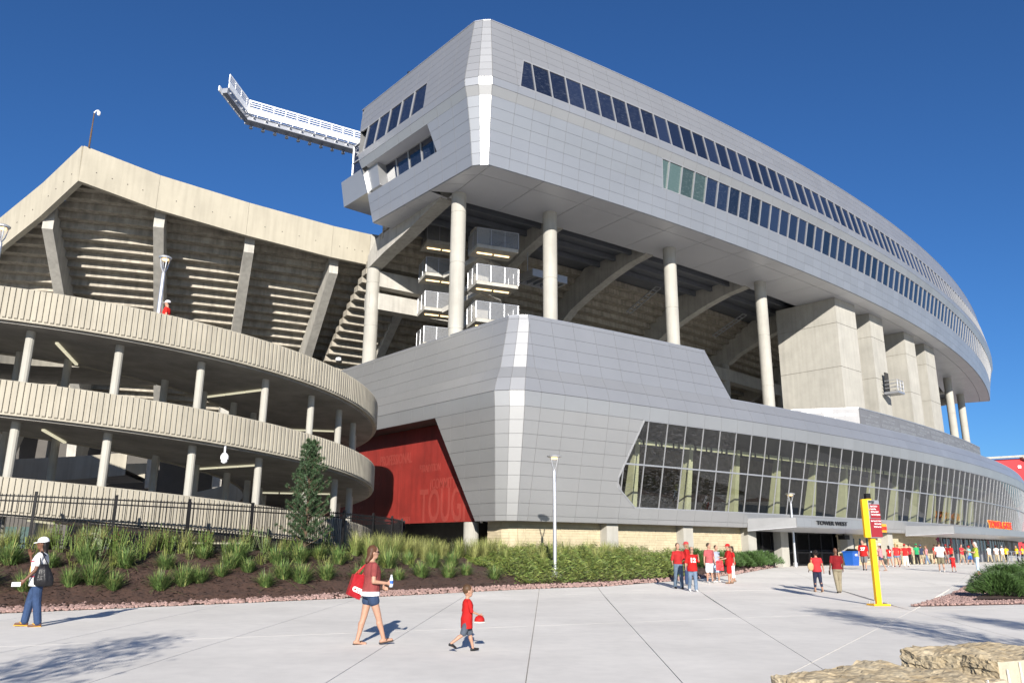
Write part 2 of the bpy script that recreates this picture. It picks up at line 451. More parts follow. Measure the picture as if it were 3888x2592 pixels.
# ================================================================= tower geometry
TC = (-119.83, 233.18); TR = 224.15
dL = Vector((-.648, .761)).normalized(); nL = Vector((-dL.y, dL.x)); nL = nL if nL.y < 0 else -nL
A0 = Vector((-2.41, 42.95)) - dL * .6
def arc(phi, off): return Vector((TC[0] + (TR + off) * math.sin(phi), TC[1] - (TR + off) * math.cos(phi)))
def tang(phi): return Vector((math.cos(phi), math.sin(phi), 0))
def outn(phi): return Vector((math.sin(phi), -math.cos(phi), 0))
class Facade:
    def __init__(s, shift, wl, wr, chf, prof):
        s.shift, s.wl, s.wr, s.chf, s.prof = shift, wl, wr, chf, prof; s.cache = {}
    def off(s, z):
        P = s.prof
        if z <= P[0][0]: return P[0][1]
        for (a, oa), (b, ob) in zip(P, P[1:]):
            if z <= b: return oa + (ob - oa) * (z - a) / (b - a)
        return P[-1][1]
    def corner(s, o, z=0):
        sh = s.shift(z) if callable(s.shift) else s.shift; k = (round(o, 5), round(sh, 5))
        if k in s.cache: return s.cache[k]
        base = A0 + nL * (o + sh)
        lo, hi = -6., 6.
        f = lambda t: (base + dL * t - Vector(TC)).length - (TR + o)
        for _ in range(50):
            m = (lo + hi) / 2
            if f(m) > 0: lo = m
            else: hi = m
        Vv = base + dL * lo; phv = math.atan2(Vv.x - TC[0], -(Vv.y - TC[1])); c = s.chf(o)
        A = Vv + dL * c; B = arc(phv + c / TR, o); nm = Vector((.02, -1)); Mm = (A + B) / 2 + nm * (.09 * c)
        s.cache[k] = (A, Mm, B, phv + c / TR); return s.cache[k]
    def xy(s, u, o, z=0):
        A, Mm, B, pb = s.corner(o, z)
        if u <= -1: return A + dL * ((-1 - u) * s.wl)
        if u <= 0: return Mm + (A - Mm) * (-u)
        if u <= 1: return Mm + (B - Mm) * u
        i = u - 1; p1 = s.phi0 + s.wr / TR
        if i < 1: return arc(pb + (p1 - pb) * i, o)
        return arc(s.phi0 + i * s.wr / TR, o)
    phi0 = math.radians(31.9)
    def P(s, u, z, d=0.0):
        o = s.off(z) + d; q = s.xy(u, o, z); return Vector((q.x, q.y, z))
    def u_of_phi(s, deg): return 1 + (math.radians(deg) - s.phi0) * TR / s.wr
    def out(s, u):
        if u < -1: return Vector((nL.x, nL.y, 0))
        if u < 0: return Vector((-.3, -1, 0))
        if u < 1: return Vector((.25, -1, 0))
        return outn(s.phi0 + (u - 1) * s.wr / TR)
    def quad(s, u0, u1, z0, z1, d=0.0, umin=None, umax=None):
        poly = [(u0, z0), (u1, z0), (u1, z1), (u0, z1)]
        for fn, sg in ((umin, 1), (umax, -1)):
            if not fn: continue
            out = []
            for k in range(len(poly)):
                a, c = poly[k], poly[(k + 1) % len(poly)]; fa, fc_ = sg * (a[0] - fn(a[1])), sg * (c[0] - fn(c[1]))
                if fa >= 0: out.append(a)
                if fa * fc_ < 0: t = fa / (fa - fc_); out.append((a[0] + (c[0] - a[0]) * t, a[1] + (c[1] - a[1]) * t))
            poly = out
            if len(poly) < 3: return None
        pts = [s.P(u, z, d) for u, z in poly]
        o = [pts[0]]
        for p in pts[1:]:
            if (p - o[-1]).length > .02: o.append(p)
        if len(o) > 2 and (o[0] - o[-1]).length < .02: o.pop()
        return o if len(o) > 2 else None
lin = lambda z0, u0, z1, u1: (lambda z: u0 + (u1 - u0) * (z - z0) / (z1 - z0))

UP = Facade(0.0, 1.5, 1.3, lambda o: max(.2, (.98 + .70 * o) / 1.53), [(23.65, 0), (25.81, .30), (27.83, .72), (28.4, .95), (28.9, 1.0), (31.15, .55), (33.5, .05)])
UZ = [23.65, 24.37, 25.09, 25.81, 26.5, 27.18, 27.83, 28.4, 28.9, 29.46, 30.02, 30.58, 31.15, 31.72, 32.3, 32.9, 33.5]
NU = 82; U_END = 1 + NU
upper = root("upper_tower", (30, 70, 23.65), "silver panelled upper tower block with two window bands raised on round columns", "building")
colsU = [-1 - i for i in range(9, 0, -1)] + [-1, 0] + [1 + i for i in range(NU)]
leftend = lambda z: -1 - (7.6 + 1.6 * (z - 23.65) / 9.85)
w1s = lin(28.9, UP.u_of_phi(32.27), 31.15, UP.u_of_phi(32.40)); w2s = lin(25.81, UP.u_of_phi(35.46), 27.83, UP.u_of_phi(35.36))
l1s = lin(28.9, -3.95, 31.15, -4.05); l2s = lin(25.81, -3.3, 27.83, -3.8)
w_end = lambda z: U_END - 3.0
mbs = []; back = MB()
for j in range(len(UZ) - 1):
    z0, z1 = UZ[j], UZ[j + 1]
    for u in colsU:
        spans = [(leftend, None)]
        if 28.85 < z0 < 31.1:
            spans = [(l1s, w1s), (w_end, None)]
        elif 25.8 < z0 < 27.8:
            spans = [(l2s, w2s), (w_end, None)]
        for lo, hi in spans:
            q = UP.quad(u, u + 1, z0, z1, 0, lo, hi)
            if not q: continue
            b = MB().plate(q, .03, UP.out(u + .5), gap=.008); mbs.append(b)
            q2 = UP.quad(u, u + 1, z0, z1, -.02, lo, hi)
            if q2: back.add(q2, [tuple(range(len(q2)))])
pieces("wall_panel", "wall_panel_field", mbs, MT['panel'], upper, 300)
obj("backing_wall", back, MT['backing'], upper)

def window_band(fac, parent, u0f, u1, z0, z1, rec, m, tr=None, first_green=0, name="window_pane"):
    """panes between whole columns u; u0f(z) slanted start; returns nothing"""
    us = int(math.floor(u0f((z0 + z1) / 2))); k = 0
    head = MB(); 
    u = us
    while u < u1:
        q = fac.quad(u, u + 1, z0, z1, -rec, u0f, None)
        if q:
            mm = MT['wing'] if k < first_green else m if k < 9 else MT['winp']
            obj(name, MB().plate(q, .02, fac.out(u + .5)), mm, parent); k += 1
        a, b_ = fac.P(u + 1, z0, -rec + .03), fac.P(u + 1, z1, -rec + .03)
        if u + 1 > u0f(z0): obj("mullion", MB().bar(a, b_, .075, .13, fac.out(u + 1)), MT['frame'], parent)
        u += 1
    fr = MB()
    n = int(u1 - us)
    for zz in (z0, z1):
        st = u0f(zz)
        pts = [st] + [x for x in range(us, int(u1) + 1) if x > st]
        for a, b_ in zip(pts, pts[1:]): fr.bar(fac.P(a, zz, -rec + .035), fac.P(b_, zz, -rec + .035), .10, .09, (0, 0, 1))
    fr.bar(fac.P(u0f(z0), z0, -rec + .035), fac.P(u0f(z1), z1, -rec + .035), .09, .09, fac.out(us))
    if tr: 
        for x in range(us, int(u1)):
            a = max(x, u0f(tr))
            if a < x + 1: fr.bar(fac.P(a, tr, -rec + .035), fac.P(x + 1, tr, -rec + .035), .09, .08, (0, 0, 1))
    obj("window_frame", fr, MT['frame'], parent)
window_band(UP, upper, w1s, U_END - 3, 28.9, 31.15, .05, MT['win'])
window_band(UP, upper, w2s, U_END - 3, 25.81, 27.83, .05, MT['win'], first_green=4)
# windows on the short left side (mirrored direction of counting)
def window_left(u_start, u_end, z0, z1, rec, wd):
    us = -4
    k = 0
    u = u_start
    edges = [u_start((z0 + z1) / 2)] + [float(x) for x in range(int(math.floor(u_start((z0 + z1) / 2))), int(u_end) - 1, -1)]
    edges = [edges[0]] + [e for e in edges[1:] if e < edges[0] - .15]
    for i in range(len(edges) - 1):
        a, b_ = edges[i], edges[i + 1]
        f = (lambda z: u_start(z)) if i == 0 else None
        hi0, hi1 = (u_start(z0), u_start(z1)) if i == 0 else (a, a)
        q = [UP.P(b_, z0, -rec), UP.P(hi0, z0, -rec), UP.P(hi1, z1, -rec), UP.P(b_, z1, -rec)]
        obj("window_pane", MB().plate(q, .02, Vector((nL.x, nL.y, 0))), MT['win'], upper)
        obj("mullion", MB().bar(UP.P(b_, z0, -rec + .03), UP.P(b_, z1, -rec + .03), .08, .13, (nL.x, nL.y, 0)), MT['frame'], upper)
    fr = MB()
    for zz in (z0, z1): fr.bar(UP.P(u_start(zz), zz, -rec + .035), UP.P(u_end, zz, -rec + .035), .09, .09, (0, 0, 1))
    obj("window_frame", fr, MT['frame'], upper)
window_left(l1s, -9.6, 28.9, 31.15, .05, 1)
window_left(l2s, -8.9, 25.81, 27.83, 1.0, 1)
# reveal of the recessed lower window (soffit, sill and slanted cheek)
rv = MB()
for zz in (25.81, 27.83):
    a, b_ = UP.P(l2s(zz), zz, 0), UP.P(-8.9, zz, 0); a2, b2 = UP.P(l2s(zz), zz, -1.0), UP.P(-8.9, zz, -1.0)
    rv.add([a, b_, b2, a2], [(0, 1, 2, 3)])
rv.add([UP.P(l2s(25.81), 25.81, 0), UP.P(l2s(27.83), 27.83, 0), UP.P(l2s(27.83), 27.83, -1), UP.P(l2s(25.81), 25.81, -1)], [(0, 1, 2, 3)])
obj("window_reveal", rv, MT['soffit'], upper)

# soffit panels
TOPZ = 33.5
sofs = []
IN = -5.4
for i in range(0, NU + 1, 3):
    u0, u1 = 1 + i, min(1 + i + 3, U_END)
    if u1 <= u0: continue
    for o0, o1 in ((-.02, -1.3), (-1.3, IN)):
        q = []
        for t in (0, .5, 1): p = arc(UP.phi0 + (u0 + (u1 - u0) * t - 1) * UP.wr / TR, o0); q.append(Vector((p.x, p.y, 23.66)))
        for t in (1, .5, 0): p = arc(UP.phi0 + (u0 + (u1 - u0) * t - 1) * UP.wr / TR, o1); q.append(Vector((p.x, p.y, 23.66)))
        sofs.append(MB().plate(q, .03, Vector((0, 0, -1)), gap=.02))
A, Mm, B, pb = UP.corner(-.02)
v3 = lambda p: Vector((p.x, p.y, 23.66))
for i in range(0, 8):
    a = UP.xy(-1 - i, -.02); b_ = UP.xy(-1 - (i + 1 if i < 7 else 7.6), -.02)
    if i < 3: q = [a, b_, arc(UP.phi0, -1.5 * (i + 1)), arc(UP.phi0, -1.5 * i - .02)]
    else: q = [a, b_, b_ - nL * 1.9, (a - nL * 1.9) if i > 3 else arc(UP.phi0, -5.4)]
    if i == 0: q = [Mm, a, b_, arc(UP.phi0, -1.5), arc(UP.phi0, -.02)]
    sofs.append(MB().plate([v3(p) for p in q], .03, Vector((0, 0, -1)), gap=.012))
pieces("soffit_panel", "soffit_field", sofs, MT['soffit'], upper, 300)
# inner walls, deck and roof that close the block
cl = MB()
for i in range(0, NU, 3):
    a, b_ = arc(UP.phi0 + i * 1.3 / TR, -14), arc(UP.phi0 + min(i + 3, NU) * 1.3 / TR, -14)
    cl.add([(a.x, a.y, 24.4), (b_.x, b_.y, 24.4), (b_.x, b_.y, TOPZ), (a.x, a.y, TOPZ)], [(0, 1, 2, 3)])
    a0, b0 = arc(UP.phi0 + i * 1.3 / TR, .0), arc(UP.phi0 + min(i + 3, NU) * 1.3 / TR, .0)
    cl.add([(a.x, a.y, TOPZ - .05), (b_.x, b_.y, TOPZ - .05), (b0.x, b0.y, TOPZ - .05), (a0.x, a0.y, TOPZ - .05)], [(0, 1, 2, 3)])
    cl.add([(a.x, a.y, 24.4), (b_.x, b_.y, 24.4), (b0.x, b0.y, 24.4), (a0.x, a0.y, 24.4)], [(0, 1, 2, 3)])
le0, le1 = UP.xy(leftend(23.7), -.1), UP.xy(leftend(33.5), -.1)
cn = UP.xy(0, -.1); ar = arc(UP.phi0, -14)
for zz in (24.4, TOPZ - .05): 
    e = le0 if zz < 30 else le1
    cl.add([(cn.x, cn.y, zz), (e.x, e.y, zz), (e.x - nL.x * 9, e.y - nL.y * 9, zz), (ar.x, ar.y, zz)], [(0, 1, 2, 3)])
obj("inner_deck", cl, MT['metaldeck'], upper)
# left end wall and right end wall
ew = MB()
pts = [UP.P(leftend(z), z, -.02) for z in UZ]; inn = [p - Vector((nL.x, nL.y, 0)) * 9 for p in pts]
for k in range(len(pts) - 1): ew.add([pts[k], pts[k + 1], inn[k + 1], inn[k]], [(0, 1, 2, 3)])
obj("end_wall", ew, MT['panel'], upper); ew = MB()
pe = UP.phi0 + NU * 1.3 / TR
pts = [UP.P(U_END, z, -.02) for z in UZ]
for k in range(len(pts) - 1):
    a, b_ = arc(pe, -14), arc(pe, -14)
    ew.add([pts[k], pts[k + 1], (a.x, a.y, UZ[k + 1]), (a.x, a.y, UZ[k])], [(0, 1, 2, 3)])
obj("end_wall", ew, MT['panel'], upper)
# parapet cap along the roof line
cap = MB()
us = [leftend(33.5)] + [x for x in colsU if x > leftend(33.5)] + [U_END]
for a, b_ in zip(us, us[1:]): cap.bar(UP.P(a, 33.53, -.05), UP.P(b_, 33.53, -.05), .22, .06, (0, 0, 1))
obj("roof_coping", cap, MT['greysteel'], upper)
# projecting end bay: small grey box and glazed corner at the left end of the block
eb = MB(); 
def LB(u, z, o): p = UP.xy(u, 0) + nL * o; return Vector((p.x, p.y, z))
for zz, q in ((0, 0),):
    lowq = [LB(-8.0, 26.2, .15), LB(-11.4, 26.2, .15), LB(-11.4, 26.2, -2.2), LB(-8.0, 26.2, -2.2)]
    eb.prism(lowq, (.35 * nL.x, .35 * nL.y, 1.9))
obj("end_bay", eb, MT['panel'], upper)
gb = MB().prism([LB(-9.0, 28.1, -.1), LB(-11.0, 28.1, -.1), LB(-11.0, 28.1, -2.0), LB(-9.0, 28.1, -2.0)], (0, 0, 2.9))
obj("glazed_bay", gb, MT['win'], upper)
fb = MB()
for u in (-9.0, -10.0, -11.0): fb.bar(LB(u, 28.1, -.07), LB(u, 31.0, -.07), .1, .1, (1, 0, 0))
for zz in (28.15, 29.6, 31.0): fb.bar(LB(-9.0, zz, -.07), LB(-11.0, zz, -.07), .1, .1)
fb.bar(LB(-11.0, 28.1, -2.0), LB(-11.0, 31.0, -2.0), .1, .1, (1, 0, 0)); fb.bar(LB(-11.0, 31.02, -.07), LB(-11.0, 31.02, -2.0), .14, .1)
obj("bay_frame", fb, MT['frame'], upper)
# little vent pipe on the roof edge
p = UP.P(-6.6, 33.5, -.8)
vp = obj("vent_pipe", MB().lathe(p, [(.07, 0), (.07, .95)], 8), MT['white'], upper)
obj("vent_cap", MB().lathe(p + V(0, 0, .9), [(.07, 0), (.15, .06), (.15, .2), (.06, .28)], 10), MT['black'], vp)

# ---------------------------------------------------------------- round columns, piers
def column_mb(x, y, z0, z1, r, lifts):
    prof = [(r, z0)]
    for z in lifts: prof += [(r, z - .03), (r - .018, z - .015), (r - .018, z + .015), (r, z + .03)]
    prof.append((r, z1)); return MB().lathe((x, y, 0), prof, 24)
for x, y in ((-3.48, 46.95), (2.51, 49.82), (11.87, 56.2), (21.07, 63.83), (57.39, 101.95), (65.18, 112.98)):
    obj("column", column_mb(x, y, 9.5, 23.64, .48, (14.6, 18.9, 22.3)), MT['concrete_new'], upper, smooth=False)
obj("column", column_mb(-10.4, 56.0, 6, 22.75, .50, (13.0, 17.3, 20.6)), MT['concrete_new'], upper)
for fc, rv_, d in (((29.0, 67.8), (2.8, 2.4), 5.8), ((34.2, 72.6), (2.2, 2.1), 5.0), ((40.7, 79.2), (2.0, 1.9), 5.0), ((45.2, 83.9), (2.3, 2.4), 5.0)):
    a = Vector((*fc, 0)); b_ = Vector((*rv_, 0)); lv = Vector((-3.9, 4.3, 0)).normalized() * d
    pr = obj("pier", MB().prism([a + lv * .01 + b_ * .01 + V(0, 0, 9), a + b_ * .99 + lv * .01 + V(0, 0, 9), a + b_ * .99 + lv * .99 + V(0, 0, 9), a + lv * .99 + b_ * .01 + V(0, 0, 9)], (0, 0, 14.5)), MT['riser'], upper)
    zs = [9.2, 13.2, 17.3, 21.3, 23.63]
    for z0, z1 in zip(zs, zs[1:]):
        o = V(0, 0, z0 + .02); obj("concrete_lift", MB().prism([a + o, a + b_ + o, a + b_ + lv + o, a + lv + o], (0, 0, z1 - z0 - .04)), MT['concrete_new'], pr)
# ================================================================= lower skirt
LO = Facade(lambda z: -2.4 - .42 * min(1, max(0, (z - 3) / 5.8)) - .33 * min(1, max(0, (z - 9.6) / 4.55)), 1.3, 1.525, lambda o: (1.0 + .33 * (o - 1.3)) / 1.53, [(3.0, 1.75), (8.8, 3.0), (9.2, 3.1), (9.6, 3.1), (10.35, 2.85), (11.0, 2.5), (14.15, 1.8)])
LZ = [3.0, 3.28, 3.9, 4.6, 5.3, 6.0, 6.7, 7.4, 8.1, 8.8, 9.6, 10.35, 11.0, 11.7, 12.4, 13.1, 13.95, 14.15]
lower = root("lower_tower", (15, 52, .5), "silver panelled lower tower skirt with faceted corner and long glass wall", "building")
uo = LO.u_of_phi
NL = 88; L_END = 1 + NL
colsL = [-1 - i for i in range(16, 0, -1)] + [-1, 0] + [1 + i for i in range(NL)]
def gl_s(z):            # left end of the glass wall
    if z > 5.5: return uo(33.77) + (uo(34.14) - uo(33.77)) * (z - 5.5) / 3.3
    if z > 5.0: return uo(33.77)
    return uo(33.77) + (uo(34.14) - uo(33.77)) * (5.0 - z) / 1.1
step = lin(11.0, uo(36.25), 14.15, uo(35.87))
cutL = lin(3.0, -2.3, 8.8, -5.15)      # slanted edge of the mural opening
mbs = []; back = MB()
for j in range(len(LZ) - 1):
    z0, z1 = LZ[j], LZ[j + 1]
    for u in colsL:
        spans = [(None, None)]
        if z0 >= 10.95: spans = [(None, step)]
        if z0 < 8.75: spans = [(cutL, None)]
        if 3.85 < z0 < 8.75: spans = [(cutL, gl_s)]
        for lo, hi in spans:
            q = LO.quad(u, u + 1, z0, z1, 0, lo, hi)
            if not q: continue
            mbs.append(MB().plate(q, .03, LO.out(u + .5), gap=.008))
            q2 = LO.quad(u, u + 1, z0, z1, -.02, lo, hi)
            if q2: back.add(q2, [tuple(range(len(q2)))])
pieces("wall_panel", "wall_panel_field", mbs, MT['panel'], lower, 300)
obj("backing_wall", back, MT['backing'], lower)
# top coping (tall part, slanted step, low part) and the terrace behind the low part
cp = MB()
us = [u for u in colsL if u < step(14.15)] + [step(14.15)]
for a, b_ in zip(us, us[1:]): cp.bar(LO.P(a, 14.17, -.1), LO.P(b_, 14.17, -.1), .28, .05)
cp.bar(LO.P(step(14.15), 14.15, -.08), LO.P(step(11.0), 11.0, -.08), .2, .05, LO.out(8))
us = [step(11.0)] + [u for u in colsL if u > step(11.0)] + [L_END]
for a, b_ in zip(us, us[1:]): cp.bar(LO.P(a, 11.02, -.1), LO.P(b_, 11.02, -.1), .28, .05)
obj("coping", cp, MT['greysteel'], lower)
bk = MB()
us = [u for u in colsL if u < step(14.15)]
for a, b_ in zip(us, us[1:]):
    p, q = LO.P(a, 14.1, -.1), LO.P(b_, 14.1, -.1); p2, q2 = LO.P(a, 14.1, -.7), LO.P(b_, 14.1, -.7)
    bk.add([p, q, q2, p2], [(0, 1, 2, 3)]); bk.add([p2, q2, q2 - V(0, 0, 4), p2 - V(0, 0, 4)], [(0, 1, 2, 3)])
pl = colsL + [L_END]
for a, b_ in zip(pl, pl[1:]):
    if a < 1: continue
    p, q = LO.P(a, 10.85, -.05), LO.P(b_, 10.85, -.05); p2, q2 = LO.P(a, 10.85, -14), LO.P(b_, 10.85, -14)
    bk.add([p, q, q2, p2], [(0, 1, 2, 3)])
obj("terrace_slab", bk, MT['concrete'], lower)

# glass wall: panes, mullions, transom
GZ0, GZM, GZ1 = 3.9, 6.3, 8.8
us0 = int(math.floor(gl_s(5.4)))
fr = MB()
for u in range(us0, L_END):
    for z0, z1 in ((GZ0, GZM), (GZM, GZ1)):
        zs = [z0, 5.0, 5.5, z1] if z0 < 5 else [z0, z1]
        poly = []
        los = [max(u, gl_s(z)) for z in zs]
        if min(los) > u + .97: continue
        los = [min(l, u + 1) for l in los]
        poly = [LO.P(u + 1, z0, -.06), LO.P(u + 1, z1, -.06)] + [LO.P(l, z, -.06) for l, z in reversed(list(zip(los, zs)))]
        o = [poly[0]]
        for q in poly[1:]:
            if (q - o[-1]).length > .03: o.append(q)
        if (o[0] - o[-1]).length < .03: o.pop()
        if len(o) > 2: obj("glass_pane", MB().add(o, [tuple(range(len(o)))]), MT['fritglass' if u < us0 + 7 else 'glass'], lower)
    zt = GZ1; zb = GZ0
    if gl_s(GZ0) > u + 1:
        zb = 5.0 - 1.1 * ((u + 1) - uo(33.77)) / (uo(34.14) - uo(33.77))
    if gl_s(GZ1) > u + 1: zt = 5.5 + 3.3 * ((u + 1) - uo(33.77)) / (uo(34.14) - uo(33.77))
    if zt > zb: obj("mullion", MB().bar(LO.P(u + 1, zb, -.02), LO.P(u + 1, zt, -.035), .055, .05, LO.out(u + 1)), MT['frame'], lower)
    for zz in (GZ0, GZM, GZ1):
        a = max(u, gl_s(zz))
        if a < u + 1: fr.bar(LO.P(a, zz, -.02), LO.P(u + 1, zz, -.02), .07, .09)
pr = [3.9, 4.3, 4.7, 5.0, 5.25, 5.5, 6.3, 7.2, 8.1, 8.8]
for a, b_ in zip(pr, pr[1:]): fr.bar(LO.P(gl_s(a), a, -.01), LO.P(gl_s(b_), b_, -.01), .10, .10, LO.out(us0))
obj("window_frame", fr, MT['frame'], lower)
# inside of the concourse: floor, ceiling, back wall, pale piers and a bulkhead strip
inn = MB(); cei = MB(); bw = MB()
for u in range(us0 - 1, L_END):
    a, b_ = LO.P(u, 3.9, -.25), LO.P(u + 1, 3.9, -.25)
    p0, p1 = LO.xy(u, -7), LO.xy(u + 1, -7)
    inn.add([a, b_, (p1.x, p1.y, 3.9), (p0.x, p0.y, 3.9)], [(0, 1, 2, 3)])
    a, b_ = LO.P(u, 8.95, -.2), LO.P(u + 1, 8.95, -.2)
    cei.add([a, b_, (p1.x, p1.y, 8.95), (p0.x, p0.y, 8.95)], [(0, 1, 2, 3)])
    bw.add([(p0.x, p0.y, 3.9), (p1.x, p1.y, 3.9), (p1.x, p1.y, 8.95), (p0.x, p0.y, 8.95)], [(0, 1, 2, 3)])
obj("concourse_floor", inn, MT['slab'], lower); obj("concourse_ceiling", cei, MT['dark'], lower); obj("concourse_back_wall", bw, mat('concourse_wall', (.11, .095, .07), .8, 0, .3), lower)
for k, u in enumerate([us0 + 3.4 + 3.2 * i for i in range(18)]):
    if u > L_END - 1: break
    ph = LO.phi0 + (u - 1) * LO.wr / TR; n = outn(ph); t = tang(ph); b0 = LO.xy(u, -1.2); t0 = LO.xy(u, -.4)
    A_, B_ = Vector((b0.x, b0.y, 3.9)), Vector((t0.x, t0.y, 8.3))
    m = MB()
    for wd, dp, sgn in ((.45, .8, 0),):
        vsb = [A_ + t * x + n * y for x, y in ((-wd / 2, -dp / 2), (wd / 2, -dp / 2), (wd / 2, dp / 2), (-wd / 2, dp / 2))]
        vst = [B_ + t * x * .8 + n * y * .45 for x, y in ((-wd / 2, -dp / 2), (wd / 2, -dp / 2), (wd / 2, dp / 2), (-wd / 2, dp / 2))]
        m.add(vsb + vst, [(3, 2, 1, 0), (4, 5, 6, 7), (0, 1, 5, 4), (1, 2, 6, 5), (2, 3, 7, 6), (3, 0, 4, 7)])
    obj("concourse_pier", m, MT['olive'], lower)
for u in range(us0, L_END):
    for a, b_ in ((u + .05, u + .62), (u + .72, u + .92)):
        p, q = LO.xy(a, .9), LO.xy(b_, .9)
        if (k := u) < L_END - 1: obj("bulkhead_panel", MB().add([(p.x, p.y, 7.75), (q.x, q.y, 7.75), (q.x, q.y, 8.02), (p.x, p.y, 8.02)], [(0, 1, 2, 3)]), MT['olive'], lower)
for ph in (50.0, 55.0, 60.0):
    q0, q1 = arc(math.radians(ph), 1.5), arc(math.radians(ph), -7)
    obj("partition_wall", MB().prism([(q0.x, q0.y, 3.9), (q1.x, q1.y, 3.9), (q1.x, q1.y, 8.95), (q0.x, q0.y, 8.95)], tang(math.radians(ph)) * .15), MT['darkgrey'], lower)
# soffit strip under the skirt
sf = MB()
for a, b_ in zip(pl, pl[1:]):
    if a < -2: continue
    p, q = LO.P(a, 3.01, 0), LO.P(b_, 3.01, 0); p2, q2 = LO.P(a, 3.01, -3), LO.P(b_, 3.01, -3)
    sf.add([p, q, q2, p2], [(0, 1, 2, 3)])
obj("skirt_soffit", sf, MT['soffit'], lower)
# underside above the mural opening
us_ = [-17, -5.2]
sf = MB()
p, q = LO.P(-17, 8.8, -.05), LO.P(-5.0, 8.8, -.05); p2, q2 = LO.P(-17, 8.8, -3.4), LO.P(-5.0, 8.8, -3.4)
sf.add([p, q, q2, p2], [(0, 1, 2, 3)])
p, q = LO.P(-17, 8.8, -2.6), LO.P(-2.0, 8.8, -2.6)
sf.box(((p.x + q.x) / 2, (p.y + q.y) / 2, 8.75), ((p - q).length, .3, .35), (Vector((dL.x, dL.y, 0)), Vector((nL.x, nL.y, 0)), V(0, 0, 1)))
obj("opening_soffit", sf, MT['darkgrey'], lower)
# slanted cheek of the opening
ck = MB()
ck.add([LO.P(cutL(3.0), 3.0, .0), LO.P(cutL(8.8), 8.8, .0), LO.P(cutL(8.8), 8.8, -3.0), LO.P(cutL(3.0), 3.0, -.25)], [(0, 1, 2, 3)])
obj("opening_cheek", ck, MT['panel'], lower)

# mural wall behind the opening
LBASE = lambda u, o: LO.xy(u, 0) + nL * o         # straight left side, o metres outward of the base line
mo = 0.95
a, b_ = LBASE(-17, mo), LBASE(-1.6, mo)
mural = root("mural_wall", ((a.x + b_.x) / 2, (a.y + b_.y) / 2, 3.0), "red printed mural wall set back under the silver skirt beside the ramp", "wall")
npan = 7
for i in range(npan):
    p, q = a + (b_ - a) * (i / npan), a + (b_ - a) * ((i + 1) / npan)
    obj("mural_panel", MB().plate([(p.x, p.y, 3.03), (q.x, q.y, 3.03), (q.x, q.y, 9.05), (p.x, p.y, 9.05)], .06, Vector((nL.x, nL.y, 0)), gap=.006), MT['red'], mural)
xr = -Vector((dL.x, dL.y, 0)); nn = Vector((nL.x, nL.y, 0))
def mtext(s, u, z, size, stretch=1.0, nm="lettering"):
    p = LBASE(u, mo + .068); obj(nm, place(text_mb(s, size, .004, 'LEFT', .012 * size), (p.x, p.y, z), xr, V(0, 0, 1), nn, stretch, 1.0), MT['redl'], mural)
mtext("PROFESSIONAL", -10.1, 6.75, .92, .60)
mtext("*TRADITION", -6.5, 6.05, .62, .62)
mtext("(COMMITTED", -5.6, 5.0, .85, .62)
mtext("TOUGH", -6.4, 3.1, 2.75, .54)
mtext("FOCUSED)", -8.2, 3.1, .48, .60)
mtext("(PROUD)", -11.7, 5.6, .95, .66)
mtext("STRONG", -14.5, 3.3, 1.4, .7)
# white trim between mural and skirt
p = LBASE(-1.7, mo + .1)
obj("mural_trim", MB().box((p.x, p.y, 3.4), (.12, .1, .9), (xr, nn, V(0, 0, 1))), MT['white'], mural)

# ================================================================= brick base
def base_wall(facu0, facu1): pass
BO = .85
bricks = root("brick_wall", (4, 47, .2), "buff brick base wall under the silver skirt behind the planting", "wall")
core = MB(); bl = []
def seg_pts(u): p = LO.xy(u, BO); return p
CH = .145
openings = [(uo(37.0), uo(37.74)), (uo(37.92), uo(39.75)), (uo(44.7), 99)]
u = -1.35
ulist = [-1.9, -1, 0, 1] + [1 + .25 * i for i in range(1, int((uo(44.7) - 1) / .25))]
def blocked(u): return any(a <= u <= b for a, b in openings)
walk = [(-1.9, 0.), ]
for a, b_ in zip(ulist, ulist[1:]):
    if blocked((a + b_) / 2): continue
    p, q = seg_pts(a), seg_pts(b_)
    core.add([(p.x, p.y, 0), (q.x, q.y, 0), (q.x, q.y, 3.02), (p.x, p.y, 3.02)], [(0, 1, 2, 3)])
obj("mortar_backing", core, MT['mortar'], bricks)
rows = int(2.85 / CH)
for r_ in range(rows):
    z0 = .1 + r_ * CH
    u = -1.9 + (r_ % 2) * .2
    while u < uo(44.7):
        st = (.44 if u >= 1 else .62 if u < -1 else .9)
        st *= random.choice((.8, 1, 1.2))
        u2 = u + st
        for kn in (-1, 0, 1):
            if u < kn < u2: u2 = kn
        if not blocked(u) and not blocked(u2) and z0 > gz(seg_pts(u).y) - .1:
            p, q = seg_pts(u), seg_pts(u2)
            n = LO.out((u + u2) / 2); d = V(0, 0, 1)
            a = Vector((p.x, p.y, z0)); b_ = Vector((q.x, q.y, z0)); e = (b_ - a).normalized() * .006
            bl.append(MB().plate([a + e + d * .007, b_ - e + d * .007, b_ - e + d * (CH - .007), a + e + d * (CH - .007)], random.uniform(.016, .032), n))
        u = u2
pieces("brick", "brick_field", bl, MT['brick'], bricks, 300)
# concrete posts in the base wall
for ph in (33.82, 35.37, 36.92, 37.82, 40.0, 41.68):
    q = LO.xy(uo(ph), BO + .2); t = tang(math.radians(ph)); n = outn(math.radians(ph))
    obj("concrete_post", MB().box((q.x, q.y, 1.5), (.85, .8, 2.99), (t, n, V(0, 0, 1))), MT['concrete_new'], bricks)
q = LBASE(-2.55, .9)
obj("round_post", MB().lathe((q.x, q.y, 0), [(.42, 0), (.42, 3.0)], 20), MT['concrete_new'], bricks, smooth=False)
